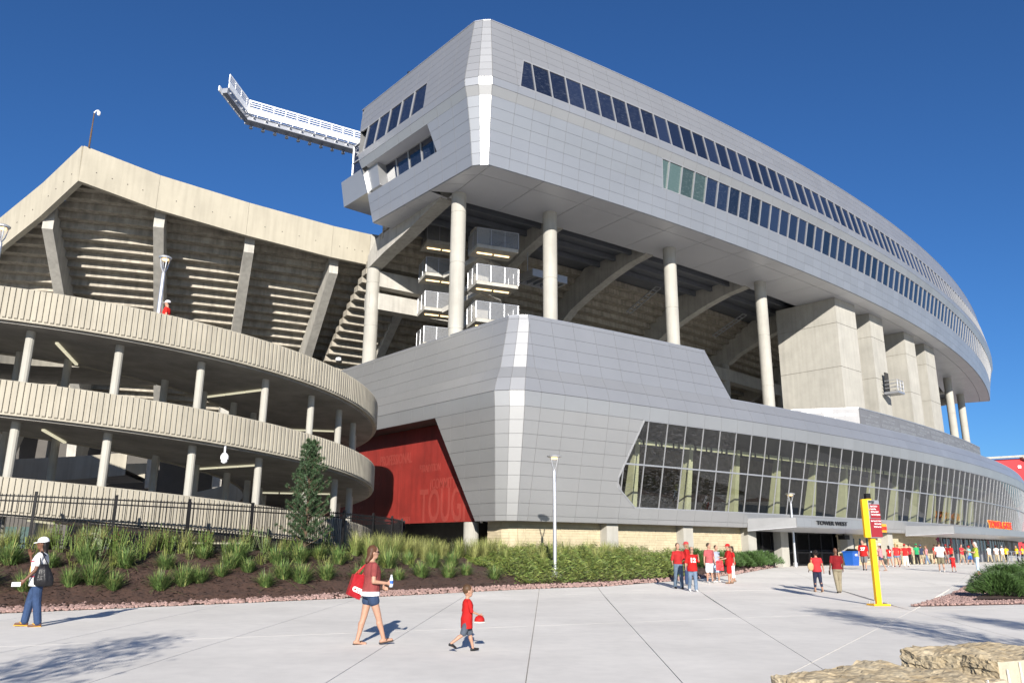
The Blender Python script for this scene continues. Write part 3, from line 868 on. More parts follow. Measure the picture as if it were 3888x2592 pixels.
# slit windows near the gate
for ph in (40.39, 40.66, 40.95):
    q = LO.xy(uo(ph), BO + .02); t = tang(math.radians(ph)); n = outn(math.radians(ph))
    wn = obj("slit_window", MB().box((q.x, q.y, 1.75), (.28, .07, 1.5), (t, n, V(0, 0, 1))), MT['win'], bricks)
    obj("window_sill", MB().box((q.x + n.x * .06, q.y + n.y * .06, .97), (.4, .12, .08), (t, n, V(0, 0, 1))), MT['concrete_new'], wn)
# dark space behind the gates, below the mural and behind the doors
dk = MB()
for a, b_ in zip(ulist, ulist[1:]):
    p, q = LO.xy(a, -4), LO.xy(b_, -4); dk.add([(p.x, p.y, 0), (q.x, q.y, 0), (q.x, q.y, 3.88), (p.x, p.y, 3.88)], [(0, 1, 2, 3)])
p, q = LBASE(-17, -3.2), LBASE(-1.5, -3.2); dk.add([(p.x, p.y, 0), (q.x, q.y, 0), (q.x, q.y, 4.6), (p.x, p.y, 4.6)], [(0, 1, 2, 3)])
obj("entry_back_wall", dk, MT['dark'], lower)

# ================================================================= gates, canopies, signs
def gate(ph0, ph1, label):
    a, b_ = LO.xy(uo(ph0), BO), LO.xy(uo(ph1), BO); o = ((a.x + b_.x) / 2, (a.y + b_.y) / 2, .5)
    g_ = root("bar_gate", o, label, "gate", "entrance gates")
    A_, B_ = Vector((a.x, a.y, 0)), Vector((b_.x, b_.y, 0)); L = (B_ - A_).length; e = (B_ - A_) / L; n = outn(math.radians((ph0 + ph1) / 2))
    nleaf = max(2, int(round(L / 1.5)))
    for k in range(nleaf + 1): obj("gate_post", MB().bar(A_ + e * (L * k / nleaf) + V(0, 0, .3), A_ + e * (L * k / nleaf) + V(0, 0, 2.9), .12, .12, n), MT['black'], g_)
    for zz in (.62, 1.45, 1.6, 2.75): obj("gate_rail", MB().bar(A_ + V(0, 0, zz), B_ + V(0, 0, zz), .06, .08), MT['black'], g_)
    nb = int(L / .14)
    for k in range(nb):
        p = A_ + e * ((k + .5) * L / nb); obj("gate_bar", MB().bar(p + V(0, 0, .55), p + V(0, 0, 2.8), .022, .022, n), MT['black'], g_)
    obj("gate_handle", MB().box(A_ + e * (L * .52) + n * .07 + V(0, 0, 1.52), (.12, .05, .08), (e, n, V(0, 0, 1))), MT['greysteel'], g_)
gate(37.08, 37.68, "black barred double gate left of the TOWER WEST canopy post")
gate(38.0, 39.6, "wide black barred gate below the TOWER WEST canopy")

MT['canopyside'] = mat('canopy_side', (.20, .203, .205), .5, .2, .04)
def canopy(p0, p1, p2, p3, zt, zb, label, end_open=False, d=2.9):
    """wedge canopy: springs from the wall at p0..p3, front edge p1..p2 (degrees), d metres out"""
    c0 = LO.xy(uo((p0 + p3) / 2), -1); cn_ = root("entrance_canopy", (c0.x, c0.y, zb), label, "canopy", "entrance canopies")
    top = []; bot = []; wall = []; wallt = []
    N_ = 10
    for i in range(N_ + 1):
        ph = p1 + (p2 - p1) * i / N_; q = arc(math.radians(ph), d + 1.4); top.append(Vector((q.x, q.y, zt))); bot.append(Vector((q.x, q.y, zb)))
        ph = p0 + (p3 - p0) * i / N_; q = arc(math.radians(ph), 1.8); wall.append(Vector((q.x, q.y, zb - .25))); q = LO.xy(uo(ph), LO.off(zt - .05)); wallt.append(Vector((q.x, q.y, zt - .05)))
    for i in range(N_):
        obj("fascia_panel", MB().plate([bot[i], bot[i + 1], top[i + 1], top[i]], .03, outn(math.radians(p1)), gap=.006), MT['panel'], cn_)
        obj("underside_panel", MB().plate([wall[i], wall[i + 1], bot[i + 1], bot[i]], .02, V(0, 0, -1), gap=.006), MT['soffit'], cn_)
    tp = MB()
    for i in range(N_): tp.add([top[i], top[i + 1], wallt[i + 1], wallt[i]], [(0, 1, 2, 3)])
    obj("canopy_roof", tp, MT['panel'], cn_)
    for k in (0, -1):
        obj("side_panel", MB().add([wall[k], bot[k], top[k], wallt[k]], [(0, 1, 2, 3)]), MT['canopyside'], cn_)
    return cn_
canopy(36.69, 37.1, 39.15, 40.97, 3.62, 3.05, "silver wedge canopy with black TOWER WEST lettering over the gate")
canopy(42.21, 43.1, 60.5, 61.5, 3.62, 3.05, "long silver canopy over the glass doors at the far entrance")
def arc_text(s, ph0, ph1, off, z, size, m, label, cat, ext=.03, m2=None, nm="entrance_lettering"):
    mid = math.radians((ph0 + ph1) / 2); q = arc(mid, off); t = tang(mid); n = outn(mid); L = (arc(math.radians(ph1), off) - arc(math.radians(ph0), off)).length
    mb = text_mb(s, size, ext, 'CENTER', .012 * size); wdt = max(v[0] for v in mb.v) - min(v[0] for v in mb.v); sx = L / wdt
    r_ = root(nm, (q.x, q.y, z), label, cat)
    if m2:
        mb2 = text_mb(s, size, .02, 'CENTER', .07 * size); obj("letter_edge", place(mb2, Vector((q.x, q.y, z)) + n * .0, t, V(0, 0, 1), n, sx, 1), m2, r_)
        obj("letter_face", place(mb, Vector((q.x, q.y, z)) + n * .05, t, V(0, 0, 1), n, sx, 1), m, r_)
    else: obj("letters", place(mb, Vector((q.x, q.y, z)) + n * ext, t, V(0, 0, 1), n, sx, 1), m, r_)
arc_text("TOWER WEST", 37.64, 38.56, 4.36, 3.22, .36, MT['letter'], "black TOWER WEST letters on the canopy front", "sign")
arc_text("TOWER GATE", 45.5, 47.6, 4.25, 3.72, .85, MT['lightred'], "red and yellow TOWER GATE letters standing on the far canopy", "sign", .04, MT['orange'], "gate_lettering")
# small red gate letter sign fixed to the fascia right of the way sign
ph = math.radians(41.06); q = arc(ph, 2.05)
sg = root("fascia_sign", (q.x, q.y, 3.2), "small red and yellow sign on the silver fascia right of the TOWER WEST canopy", "sign")
obj("sign_back", MB().box((q.x, q.y, 3.3), (.95, .12, .62), (tang(ph), outn(ph), V(0, 0, 1))), MT['orange'], sg)
obj("sign_letters", place(text_mb("GATE", .34, .03, 'CENTER', .01), Vector((q.x, q.y, 3.17)) + outn(ph) * .09, tang(ph), V(0, 0, 1), outn(ph)), MT['lightred'], sg)
# loudspeaker under the canopy
q = arc(math.radians(39.7), 1.6)
obj("loudspeaker", MB().box((q.x, q.y, 2.55), (.75, .5, .32), (tang(.71), outn(.71), V(0, 0, 1))).box((q.x, q.y, 2.75), (.1, .1, .2), (tang(.71), outn(.71), V(0, 0, 1))), MT['black'], label="black loudspeaker box under the TOWER WEST canopy", cat="loudspeaker")
# glass doors at the far entrance
q0 = arc(math.radians(50), BO + .1)
dr = root("door_front", (q0.x, q0.y, .5), "row of glass entrance doors under the far canopy", "doors")
ph = 44.9
while ph < 57:
    a, b_ = arc(math.radians(ph), BO), arc(math.radians(ph + .36), BO); n = outn(math.radians(ph))
    obj("door_glass", MB().plate([(a.x, a.y, .5), (b_.x, b_.y, .5), (b_.x, b_.y, 2.7), (a.x, a.y, 2.7)], .02, n), MT['win'], dr)
    obj("door_jamb", MB().bar((a.x, a.y, .5), (a.x, a.y, 3.0), .16, .18, n), MT['pole' if int(ph * 10) % 3 else 'concrete_new'], dr)
    ph += .37
hb = MB()
ph = 44.9
while ph < 57: a, b_ = arc(math.radians(ph), BO + .02), arc(math.radians(ph + .37), BO + .02); hb.bar((a.x, a.y, 2.78), (b_.x, b_.y, 2.78), .12, .18); ph += .37
obj("door_header", hb, MT['darkgrey'], dr)
for k, ph in enumerate((45.3, 47.0, 48.7)):
    a = arc(math.radians(ph), BO + .4)
    obj("hanging_sign", MB().box((a.x, a.y, 2.5), (.5, .06, .45), (tang(math.radians(ph)), outn(math.radians(ph)), V(0, 0, 1))), MT['signred'], dr)

# printed screen wall on the terrace
sw = root("screen_wall", (33, 74, 11.4), "white printed metal screen wall on the terrace below the concrete piers", "wall")
scr = [Vector((21.6, 66.5))] + [arc(math.radians(41.4 + k * 1.0), .5) for k in range(10)]
for i in range(len(scr) - 1):
    p, q = scr[i], scr[i + 1]
    n = outn(.74) if i else Vector((-.6, -.8, 0))
    zt0 = 13.0
    obj("screen_panel", MB().plate([(p.x, p.y, 11.4), (q.x, q.y, 11.4), (q.x, q.y, zt0), (p.x, p.y, zt0)], .05, n, gap=.01), MT['white'] if False else mat("printed_screen", (.17, .172, .18), .5, .2, .06) if i == 0 else bpy.data.materials["printed_screen"], sw)
    e = Vector((q.x - p.x, q.y - p.y, 0)).normalized()
    if e.dot(Vector((1, 0, 0))) < 0: e = -e
    nn2 = Vector((e.y, -e.x, 0)); st = p if (q - p).dot(Vector((e.x, e.y))) > 0 else q
    L = (q - p).length; z = 11.35; rr = random.Random(i)
    while z < 12.75:
        sz = rr.choice((.18, .26, .4)); s_ = "KANSAS CITY CHIEFS"
        mb = text_mb(s_, sz, .002, 'LEFT', .006); wd = max(v[0] for v in mb.v); k = min(1.0, (L - .3) / wd); x0 = rr.uniform(.1, max(.12, L - wd * k - .1))
        obj("lettering", place(mb, Vector((st.x, st.y, z)) + e * x0 + nn2 * .056, e, V(0, 0, 1), nn2, k, 1), MT['frame'], sw)
        z += sz * 1.15
cpp = MB()
for p, q in zip(scr, scr[1:]): cpp.bar((p.x, p.y, 13.03), (q.x, q.y, 13.03), .16, .08)
obj("screen_cap", cpp, MT['greysteel'], sw)
# service balcony on the second pier
bx = Vector((35.6, 73.4, 15.9))
sb = root("service_balcony", bx, "small grey steel balcony with railing on the second concrete pier", "balcony")
e1 = Vector((.72, .69, 0)); e2 = Vector((.69, -.72, 0))
obj("deck", MB().box(bx + e2 * .55, (1.5, 1.3, .2), (e1, e2, V(0, 0, 1))), MT['greysteel'], sb)
rl = MB()
for zz in (.45, .8, 1.15):
    rl.bar(bx - e1 * .7 + e2 * 1.15 + V(0, 0, zz), bx + e1 * .7 + e2 * 1.15 + V(0, 0, zz), .05, .05); rl.bar(bx - e1 * .7 + V(0, 0, zz), bx - e1 * .7 + e2 * 1.15 + V(0, 0, zz), .05, .05); rl.bar(bx + e1 * .7 + V(0, 0, zz), bx + e1 * .7 + e2 * 1.15 + V(0, 0, zz), .05, .05)
for k in (-.7, 0, .7): rl.bar(bx + e1 * k + e2 * 1.15, bx + e1 * k + e2 * 1.15 + V(0, 0, 1.15), .05, .05, (1, 0, 0))
obj("railing", rl, MT['greysteel'], sb)
obj("door", MB().box(bx + V(0, 0, 1.05) + e2 * -.02, (.8, .1, 2.0), (e1, e2, V(0, 0, 1))), MT['dark'], sb)
# ================================================================= concrete seating bowl (left)
BC = Vector((-52.3, 133.0)); BR = 80.0
def bpt(th, rho, z): return Vector((BC.x + rho * math.sin(th), BC.y - rho * math.cos(th), z))
def bz(rho): return 17.75 + .65 * (rho - BR)
RIM = [(-60, 63.6), (-47, 56.6), (-34.55, 50.01), (-31.18, 48.32), (-27.87, 46.46), (-23.9, 48.99), (-18.77, 51.94), (-13.45, 55.06), (-10.9, 56.5)]
rim = []
for x, y in RIM:
    d = Vector((x, y)) - BC; rim.append((math.atan2(d.x, -d.y), d.length))
def rho_rim(th):
    if th <= rim[0][0]: return rim[0][1]
    for (a, ra), (b_, rb) in zip(rim, rim[1:]):
        if th <= b_: return ra + (rb - ra) * (th - a) / (b_ - a)
    return rim[-1][1]
bowl = root("seating_bowl", (-22, 55, 0), "tan concrete stadium bowl with peaked rim and stepped ribbed underside", "stadium")
RIB = [math.radians(t) for t in (-4.0, 1.1, 5.9, 10.1, 14.3, 18.8, 22.7, 26.8, 31.0, 35.2)]
rows = MB(); rmbs = []
for k in range(-19, 16):
    r0 = BR + k * .70; z0 = bz(r0) + 1.6
    for a, b_ in zip(RIB, RIB[1:]):
        n = 8; segs = []
        for i in range(n):
            t0, t1 = a + (b_ - a) * i / n, a + (b_ - a) * (i + 1) / n
            if min(rho_rim(t0), rho_rim(t1)) > r0 + .85: segs.append((t0, t1))
        if not segs: continue
        t0, t1 = segs[0][0], segs[-1][1]; m = MB(); N_ = len(segs); dz = random.uniform(-.012, .012)
        P = []
        for i in range(N_ + 1):
            t = t0 + (t1 - t0) * i / N_
            P.append([bpt(t, r0 - .15, z0 + dz), bpt(t, r0 + .72, z0 + dz), bpt(t, r0 + .66, z0 + .47 + dz), bpt(t, r0 - .15, z0 + .47 + dz)])
        vs = [p for q in P for p in q]; fs = []
        for i in range(N_):
            for j in range(4): fs.append((i * 4 + j, (i + 1) * 4 + j, (i + 1) * 4 + (j + 1) % 4, i * 4 + (j + 1) % 4))
        fs += [(0, 1, 2, 3), tuple(N_ * 4 + j for j in (3, 2, 1, 0))]
        rmbs.append(m.add(vs, fs))
pieces("seating_riser", "seating_riser_field", rmbs, MT['riser'], bowl, 300)
for t in RIB:
    top = rho_rim(t) - .85; e = Vector((math.cos(t), math.sin(t), 0)) * .33
    poly = [bpt(t, top, bz(top) - .35), bpt(t, 79.0, bz(79) - 1.0), bpt(t, 74.5, bz(74.5) - 1.6), bpt(t, 73.6, 6.0), bpt(t, 72.4, 6.0), bpt(t, 68.5, bz(68.5) + 1.8), bpt(t, top, bz(top) + 1.8)]
    rb = obj("raker_rib", MB().prism([p - e for p in poly], e * 2), MT['concrete'], bowl)
    cb = MB()
    for zo in (0, .14):
        q0 = bpt(t, 76.6, bz(76.6) - 1.42 + zo); cb.bar(q0 - e * 1.03, q0 + e * 1.03, .05, .05)
    obj("cable_band", cb, MT['greysteel'], rb)
# rim fascia, one precast panel per segment
for i in range(len(rim) - 1):
    (a, ra), (b_, rb_) = rim[i], rim[i + 1]
    p, q = bpt(a, ra, bz(ra)), bpt(b_, rb_, bz(rb_)); o = Vector(((p - q).y, -(p - q).x, 0)).normalized(); o = o if o.y < 0 else -o
    h = V(0, 0, 2.42); t = o * .12
    e = (q - p).normalized() * .008
    obj("rim_panel", MB().prism([p + e, q - e, q - e + h + t, p + e + h + t], -o * .38), MT['fascia'], bowl)
    for f in (.2, .4, .6, .8):
        c_ = p.lerp(q, f) + V(0, 0, .95) + o * .055
        obj("bolt_hole", MB().box(c_, (.055, .03, .055), ((q - p).normalized(), o, V(0, 0, 1))), MT['darkgrey'], bowl)
# end plate of the rim by the tower
q = bpt(rim[-1][0], rim[-1][1], bz(rim[-1][1]))
obj("rim_end_plate", MB().prism([q + V(0, 0, -.25), q + V(.75, .55, -.1), q + V(.9, .6, 2.6), q + V(.05, 0, 2.5)], V(-.25, .4, 0)), MT['concrete'], bowl)
# lower wall of the bowl behind the ramp
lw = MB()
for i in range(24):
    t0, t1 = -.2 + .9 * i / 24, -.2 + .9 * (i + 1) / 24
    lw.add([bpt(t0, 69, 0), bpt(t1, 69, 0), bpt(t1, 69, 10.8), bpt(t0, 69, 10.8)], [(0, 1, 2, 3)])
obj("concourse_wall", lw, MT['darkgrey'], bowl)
wl = MB()
for k in range(9):
    t = math.radians(3 + 3.0 * k)
    if k % 2: continue
    for j in range(3):
        tt = t + j * .016; wl.add([bpt(tt, 69.06, 0.6), bpt(tt + .0125, 69.06, .6), bpt(tt + .0125, 69.06, 3.0), bpt(tt, 69.06, 3.0)], [(0, 1, 2, 3)])
obj("door_panes", wl, MT['wing'], bowl, kind="stuff")
# flood lights under the bowl
for k, (th, rho) in enumerate(((20.9, 79.6), (24.8, 79.3), (28.7, 79.0), (32.2, 76.5))):
    p = bpt(math.radians(th), rho, bz(rho) - .35); lab = ["flood light under the bowl between the second and third visible ribs", "flood light under the bowl between the third and fourth visible ribs", "flood light under the bowl beside the leftmost round column", "flood light in shade under the bowl behind the leftmost round column"][k]
    fl = root("flood_light", p, "white " + lab, "flood light", "flood lights under the bowl")
    obj("lamp_housing", MB().lathe(p + V(0, 0, -.28), [(.10, 0), (.23, .05), (.24, .26), (.15, .34)], 12), MT['white'], fl)
    obj("bracket", MB().box(p + V(0, 0, .12), (.5, .12, .12)), MT['greysteel'], fl)
# camera pole at the peak of the rim
p = bpt(rim[4][0], rim[4][1], bz(rim[4][1]) + 2.35) + V(.35, 0, 0)
cpole = root("camera_pole", p, "thin rusty pole with a dome camera on the peak of the rim", "camera pole")
obj("pole", MB().tube([p, p + V(0, 0, 1.35)], .055, 8), MT['bark'], cpole); obj("pole", MB().tube([p + V(0, 0, 1.3), p + V(0, 0, 2.6)], .04, 8), MT['bark'], cpole)
obj("camera_arm", MB().tube([p + V(0, 0, 2.5), p + V(.15, -.05, 2.62), p + V(.32, -.1, 2.6)], .05, 8), MT['white'], cpole)
obj("dome_camera", MB().ell(p + V(.36, -.1, 2.4), (.11, .11, .17)), MT['white'], cpole, smooth=True)

# ================================================================= bowl and arms behind the tower columns
inner = root("upper_deck", (10, 70, 10), "shaded concrete upper deck with arms and stepped seating underside behind the tower columns", "stadium")
APH = [math.radians(t) for t in (31.6, 34.2, 36.55, 39.8, 43.1, 46.4, 49.7, 53.0, 56.3, 59.0)]
tz = lambda o: 22.0 + .62 * (o + 16.5)
rmbs = []
def ap(ph, o, z): q = arc(ph, o); return Vector((q.x, q.y, z))
for k in range(-16, 6):
    o0 = -16.5 + k * .75
    if tz(o0) > 24.3: continue
    for a, b_ in zip(APH, APH[1:]):
        m = MB(); N_ = 3; P = []
        for i in range(N_ + 1):
            t = a + (b_ - a) * i / N_
            P += [ap(t, o0 - .15, tz(o0)), ap(t, o0 + .76, tz(o0)), ap(t, o0 + .70, tz(o0) + .48), ap(t, o0 - .15, tz(o0) + .48)]
        fs = []
        for i in range(N_):
            for j in range(4): fs.append((i * 4 + j, (i + 1) * 4 + j, (i + 1) * 4 + (j + 1) % 4, i * 4 + (j + 1) % 4))
        fs += [(0, 1, 2, 3), tuple(N_ * 4 + j for j in (3, 2, 1, 0))]
        rmbs.append(m.add(P, fs))
pieces("seating_riser", "seating_riser_field", rmbs, MT['riser'], inner, 300)
for i, t in enumerate(APH):
    e = Vector((math.cos(t), math.sin(t), 0)) * .40
    up_ = [(-28, tz(-28) - .1), (-16.5, tz(-16.5)), (-12, 24.5), (-5.2, 24.5)]
    lo_ = [(-5.2, 23.55), (-7, 23.35), (-9, 22.9), (-11.5, 22.15), (-14, 21.2), (-15.3, 20.4), (-16.6, 20.3), (-28, tz(-28) - 1.7)]
    if i > 0:
        obj("raker_arm", MB().prism([ap(t, o, z) - e for o, z in up_ + lo_], e * 2), MT['concrete'], inner)
        q = arc(t, -16.0)
        obj("rear_column", column_mb(q.x, q.y, 4, 20.5, .5, (12.5, 16.5)), MT['concrete_new'], inner)
for a, b_ in zip(APH, APH[1:]):
    q = [ap(a, -15.5, 18.6), ap(b_, -15.5, 18.6), ap(b_, -16.5, 18.6), ap(a, -16.5, 18.6)]
    obj("ring_beam", MB().prism(q, (0, 0, 1.25)), MT['concrete'], inner)
    for o in (-6.8, -8.6, -10.4):
        obj("deck_joist", MB().bar(ap(a, o, 24.15), ap(b_, o, 24.15), .22, .42), MT['metaldeck'], inner)
    q = [ap(a, -27.5, 9.6), ap(b_, -27.5, 9.6), ap(b_, -27.2, 9.6), ap(a, -27.2, 9.6)]
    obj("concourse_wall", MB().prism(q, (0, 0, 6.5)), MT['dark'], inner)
    q = [ap(a, -27.5, 9.0), ap(b_, -27.5, 9.0), ap(b_, -13.5, 9.0), ap(a, -13.5, 9.0)]
    obj("concourse_slab", MB().prism(q, (0, 0, .4)), MT['slab'], inner)
# end arm from the leftmost column up to the block
p0, p1 = Vector((-10.4, 56.0, 22.7)), Vector((-4.3, 47.6, 23.6))
e = Vector((.81, .59, 0)) * .5; dd = p1 - p0
poly = [p0 + V(0, 0, -1.0), p0 + V(0, 0, .1)] + [p0 + dd * .12 + V(0, 0, .9), p1 + V(0, 0, .6), p1 + V(0, 0, -.05), p0 + dd * .75 + V(0, 0, -.25), p0 + dd * .5 + V(0, 0, -.55), p0 + dd * .25 + V(0, 0, -.7)]
obj("end_arm", MB().prism([q - e for q in poly], e * 2), MT['concrete'], inner)
obj("end_beam", MB().bar(p0 + V(.2, .2, -1.7), V(-2.6, 61.4, 21.0), .8, 1.2), MT['concrete'], inner)
# cable ladders and a steel plant frame hung under the deck
for k, (ph, nm) in enumerate(((37.9, "a"), (41.2, "b"))):
    t = math.radians(ph); a, b_ = ap(t, -9, 23.0), ap(t, -12.5, 21.6); s_ = tang(t) * .3
    lad = MB().bar(a - s_, b_ - s_, .06, .1).bar(a + s_, b_ + s_, .06, .1)
    for i in range(9): c_ = a.lerp(b_, i / 8); lad.bar(c_ - s_, c_ + s_, .05, .05)
    obj("cable_ladder", lad, MT['greysteel'], inner)
t = math.radians(34.55); pc = ap(t, -9.0, 21.0)
vu = root("plant_frame", pc, "grey steel plant frame with slats hanging behind the second round column", "plant frame")
ax = (tang(t), outn(t), V(0, 0, 1))
obj("frame", MB().box(pc + ax[1] * 1.0, (3.2, .12, .55), ax).box(pc - ax[1] * 1.0, (3.2, .12, .55), ax).box(pc + ax[0] * 1.55, (.12, 2.0, .55), ax).box(pc - ax[0] * 1.55, (.12, 2.0, .55), ax), MT['greysteel'], vu, kind="stuff")
for i in range(5): obj("slat", MB().box(pc + ax[0] * (-1.2 + .6 * i) + V(0, 0, -.05), (.14, 1.88, .3), ax), MT['greysteel'], vu)
for sx in (-1.3, 1.3): obj("hanger", MB().bar(pc + ax[0] * sx, pc + ax[0] * sx + V(0, 0, 3.2), .06, .06, (1, 0, 0)), MT['greysteel'], vu)

# ================================================================= zigzag stair behind the first column
st = root("stair_tower", (-3, 52, 9), "zigzag concrete stair with perforated steel landings behind the first column", "stair")
exs, eys = Vector((.93, .37, 0)).normalized(), Vector((-.37, .93, 0)).normalized()
def landing(c, z, w, d):
    c = Vector((c[0], c[1], z))
    ld = obj("landing", MB().box(c + V(0, 0, -.12), (w, d, .24), (exs, eys, V(0, 0, 1))), MT['concrete'], st)
    f = -eys * (d / 2); h = V(0, 0, 1.15)
    for s0, s1, nm in ((c + f - exs * (w / 2), c + f + exs * (w / 2), 'f'), (c + f - exs * (w / 2), c - f - exs * (w / 2), 'l'), (c + f + exs * (w / 2), c - f + exs * (w / 2), 'r')):
        o = (s1 - s0).cross(V(0, 0, 1)).normalized() * .03
        obj("perforated_screen", MB().add([s0 + o, s1 + o, s1 + o + h, s0 + o + h], [(0, 1, 2, 3)]), MT['perf'], ld)
        n = 3 if nm == 'f' else 2
        for i in range(n + 1): q = s0.lerp(s1, i / n) + o; obj("rail_post", MB().bar(q, q + h, .03, .03, (1, 0, 0)), MT['greysteel'], ld)
        obj("top_rail", MB().bar(s0 + o + h, s1 + o + h, .04, .04), MT['greysteel'], ld)
    for i in (-.5, .5):
        obj("light_tube", MB().box(c + exs * (i * w * .42) + V(0, 0, -.27), (w * .36, .12, .07), (exs, eys, V(0, 0, 1))), MT['warmlight'], ld)
for z in (21.45, 18.85, 16.25, 13.6): landing((-1.35, 51.3), z, 3.0, 1.9)
for z in (23.3, 20.8, 18.2, 15.6): landing((-5.3, 55.2), z, 2.8, 2.0)
for i, z in enumerate((21.45, 18.85, 16.25)):
    a, b_ = Vector((-1.9, 52.3, z - .15)), Vector((-4.6, 54.6, z - .85)); obj("stair_flight", MB().bar(a, b_, 1.3, .35), MT['concrete'], st)
    a, b_ = Vector((-1.2, 53.0, z - .3)), Vector((-4.2, 55.6, z - 2.9)); obj("stair_flight", MB().bar(a, b_, 1.3, .35), MT['concrete'], st)
obj("stair_core", MB().box((-2.4, 53.2, 16.5), (1.1, 1.1, 14.5), (exs, eys, V(0, 0, 1))), MT['concrete'], st)

# ================================================================= white light boom at the left end of the block
B1, B2, B3 = Vector((-11.5, 58.4, 32.7)), Vector((-20.2, 53.6, 33.0)), Vector((-20.75, 50.2, 33.35))
bm = root("light_boom", B1, "white steel light boom with catwalk railing reaching out left of the tower", "light boom")
for k, (a, b_) in enumerate(((B1, B2), (B2, B3))):
    d = (b_ - a).normalized(); L = (b_ - a).length; o = Vector((-d.y, d.x, 0)); o = o if o.dot(Vector((.3, -1, 0)) if k == 0 else Vector((1, -.2, 0))) > 0 else -o
    z = V(0, 0, 1); W_ = .75 if k == 0 else .38
    obj("fascia_plate", MB().bar(a + o * W_ + z * .2, b_ + o * W_ + z * .2, .08, .5), MT['white'], bm)
    obj("box_beam", MB().bar(a + o * .1 - z * .25, b_ + o * .1 - z * .25, .8 if k == 0 else .4, .4), MT['greysteel'], bm)
    obj("fascia_plate", MB().bar(a - o * W_ + z * .0, b_ - o * W_ + z * .0, .08, .4), MT['white'], bm)
    n = int(L / .85)
    for s_ in ((W_, -W_) if k == 0 else (W_,)):
        for i in range(n + 1): q = a + d * (L * i / n) + o * s_ + z * .5; obj("rail_post", MB().bar(q - z * .1, q + z * .5, .06, .06, (1, 0, 0)), MT['white'], bm)
        for zz in (.62, .8, 1.0): obj("rail", MB().bar(a + o * s_ + z * zz, b_ + o * s_ + z * zz, .06, (.05 if zz < .95 else .11)), MT['white'], bm)
    for i in range(n):
        q = a + d * (L * (i + .5) / n) - z * .2; obj("cross_beam", MB().bar(q + o * W_, q - o * W_, .08, .12), MT['greysteel'], bm)
    for i in range(n if k == 0 else 0):
        q = a + d * (L * (i + .5) / n); obj("spot_lamp", MB().lathe(q - o * .45 - z * .62, [(.13, 0), (.15, .06), (.1, .2)], 10), MT['greysteel'], bm)
        obj("lamp_head", MB().ell(q - o * .3 + z * .6, (.14, .14, .12), 10, 6), MT['white'], bm, smooth=True)

# ================================================================= spiral ramp
RC = Vector((-21.24, 40.8)); RRo = 14.05; RRi = 7.4; KR = -1.0; ZT = (10.85, 7.48, 4.16)
def rp(th, r, z): return Vector((RC.x + r * math.sin(th), RC.y - r * math.cos(th), z))
ramp = root("spiral_ramp", (RC.x, RC.y, 0), "tan spiral pedestrian ramp with ribbed curved parapets on thin columns", "ramp")
TH0, TH1 = math.radians(-165), math.radians(165)
ribs = []
NT = 110
for lv, zt in enumerate(ZT):
    F = lambda th: zt + KR * th
    sl = MB(); pin = MB(); pout = MB()
    for i in range(NT):
        a, b_ = TH0 + (TH1 - TH0) * i / NT, TH0 + (TH1 - TH0) * (i + 1) / NT
        za, zb = F(a), F(b_)
        # slab ring
        def ring(mb, r0, r1, d0, d1):
            q = [rp(a, r0, za + d0), rp(a, r1, za + d0), rp(a, r1, za + d1), rp(a, r0, za + d1), rp(b_, r0, zb + d0), rp(b_, r1, zb + d0), rp(b_, r1, zb + d1), rp(b_, r0, zb + d1)]
            mb.add(q, [(0, 1, 5, 4), (1, 2, 6, 5), (2, 3, 7, 6), (3, 0, 4, 7)])
        ring(sl, RRi, RRo - .22, -1.30, -1.02); ring(pout, RRo - .22, RRo - .045, -1.22, 0); ring(pin, RRi - .15, RRi, -1.35, 0)
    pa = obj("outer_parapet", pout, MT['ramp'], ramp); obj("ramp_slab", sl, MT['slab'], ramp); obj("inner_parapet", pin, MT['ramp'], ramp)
    nr = 0; th = math.radians(-70); dth = .195 / RRo; rm = []
    while th < math.radians(150):
        z = F(th); e = tang(th) * .064; e2 = tang(th) * .050; n = outn(th)
        a0, a1 = rp(th, RRo - .05, z - 1.17), rp(th, RRo - .05, z - .015)
        b0, b1 = rp(th, RRo + .012, z - 1.12), rp(th, RRo + .012, z - .03)
        rm.append(MB().add([a0 - e, a0 + e, a1 + e, a1 - e, b0 - e2, b0 + e2, b1 + e2, b1 - e2], [(4, 5, 6, 7), (0, 1, 5, 4), (1, 2, 6, 5), (2, 3, 7, 6), (3, 0, 4, 7)])); th += dth
    rm.sort(key=score, reverse=True)
    for b in rm[:100]: obj("rib", b, MT['ramp'], pa)
    rest = MB()
    for b in rm[100:]: rest.add(b.v, b.f)
    obj("rib_field", rest, MT['ramp'], pa, kind="stuff")
# columns between the levels
CT = [math.radians(t) for t in (-11.4, 1.9, 15.2, 28.6, 42.2, 55.4, 68.3, 80.5, 93, 107, 121, 135, 150, -25, -40, -60, -80, -100, -120, -140)]
for lv in range(3):
    for th in CT:
        zb = (ZT[lv + 1] + KR * th - 1.03) if lv < 2 else .2; zt = ZT[lv] + KR * th - 1.28
        if zt - zb < .4: continue
        q = rp(th, 12.9, 0); obj("ramp_column", MB().lathe(q, [(.155, zb), (.155, zt)], 12), MT['concrete_new'], ramp, smooth=False)
        if -PI / 3 < th < PI * .75: 
            q = rp(th + .02, 8.3, 0); obj("ramp_column", MB().lathe(q, [(.155, zb), (.155, zt)], 12), MT['concrete'], ramp)
# light fittings on the undersides
for lv, th in [(v, t) for v in range(3) for t in (-24, 18, 60, 101)]:
    t = math.radians(th); zc = ZT[lv] + KR * t - 1.36
    a = rp(t, 7.8, zc); b_ = rp(t, 11.8, zc)
    for k in range(3):
        obj("light_fitting", MB().bar(a.lerp(b_, k / 3 + .01), a.lerp(b_, (k + 1) / 3 - .01), .11, .07), MT['tubelight'], ramp)
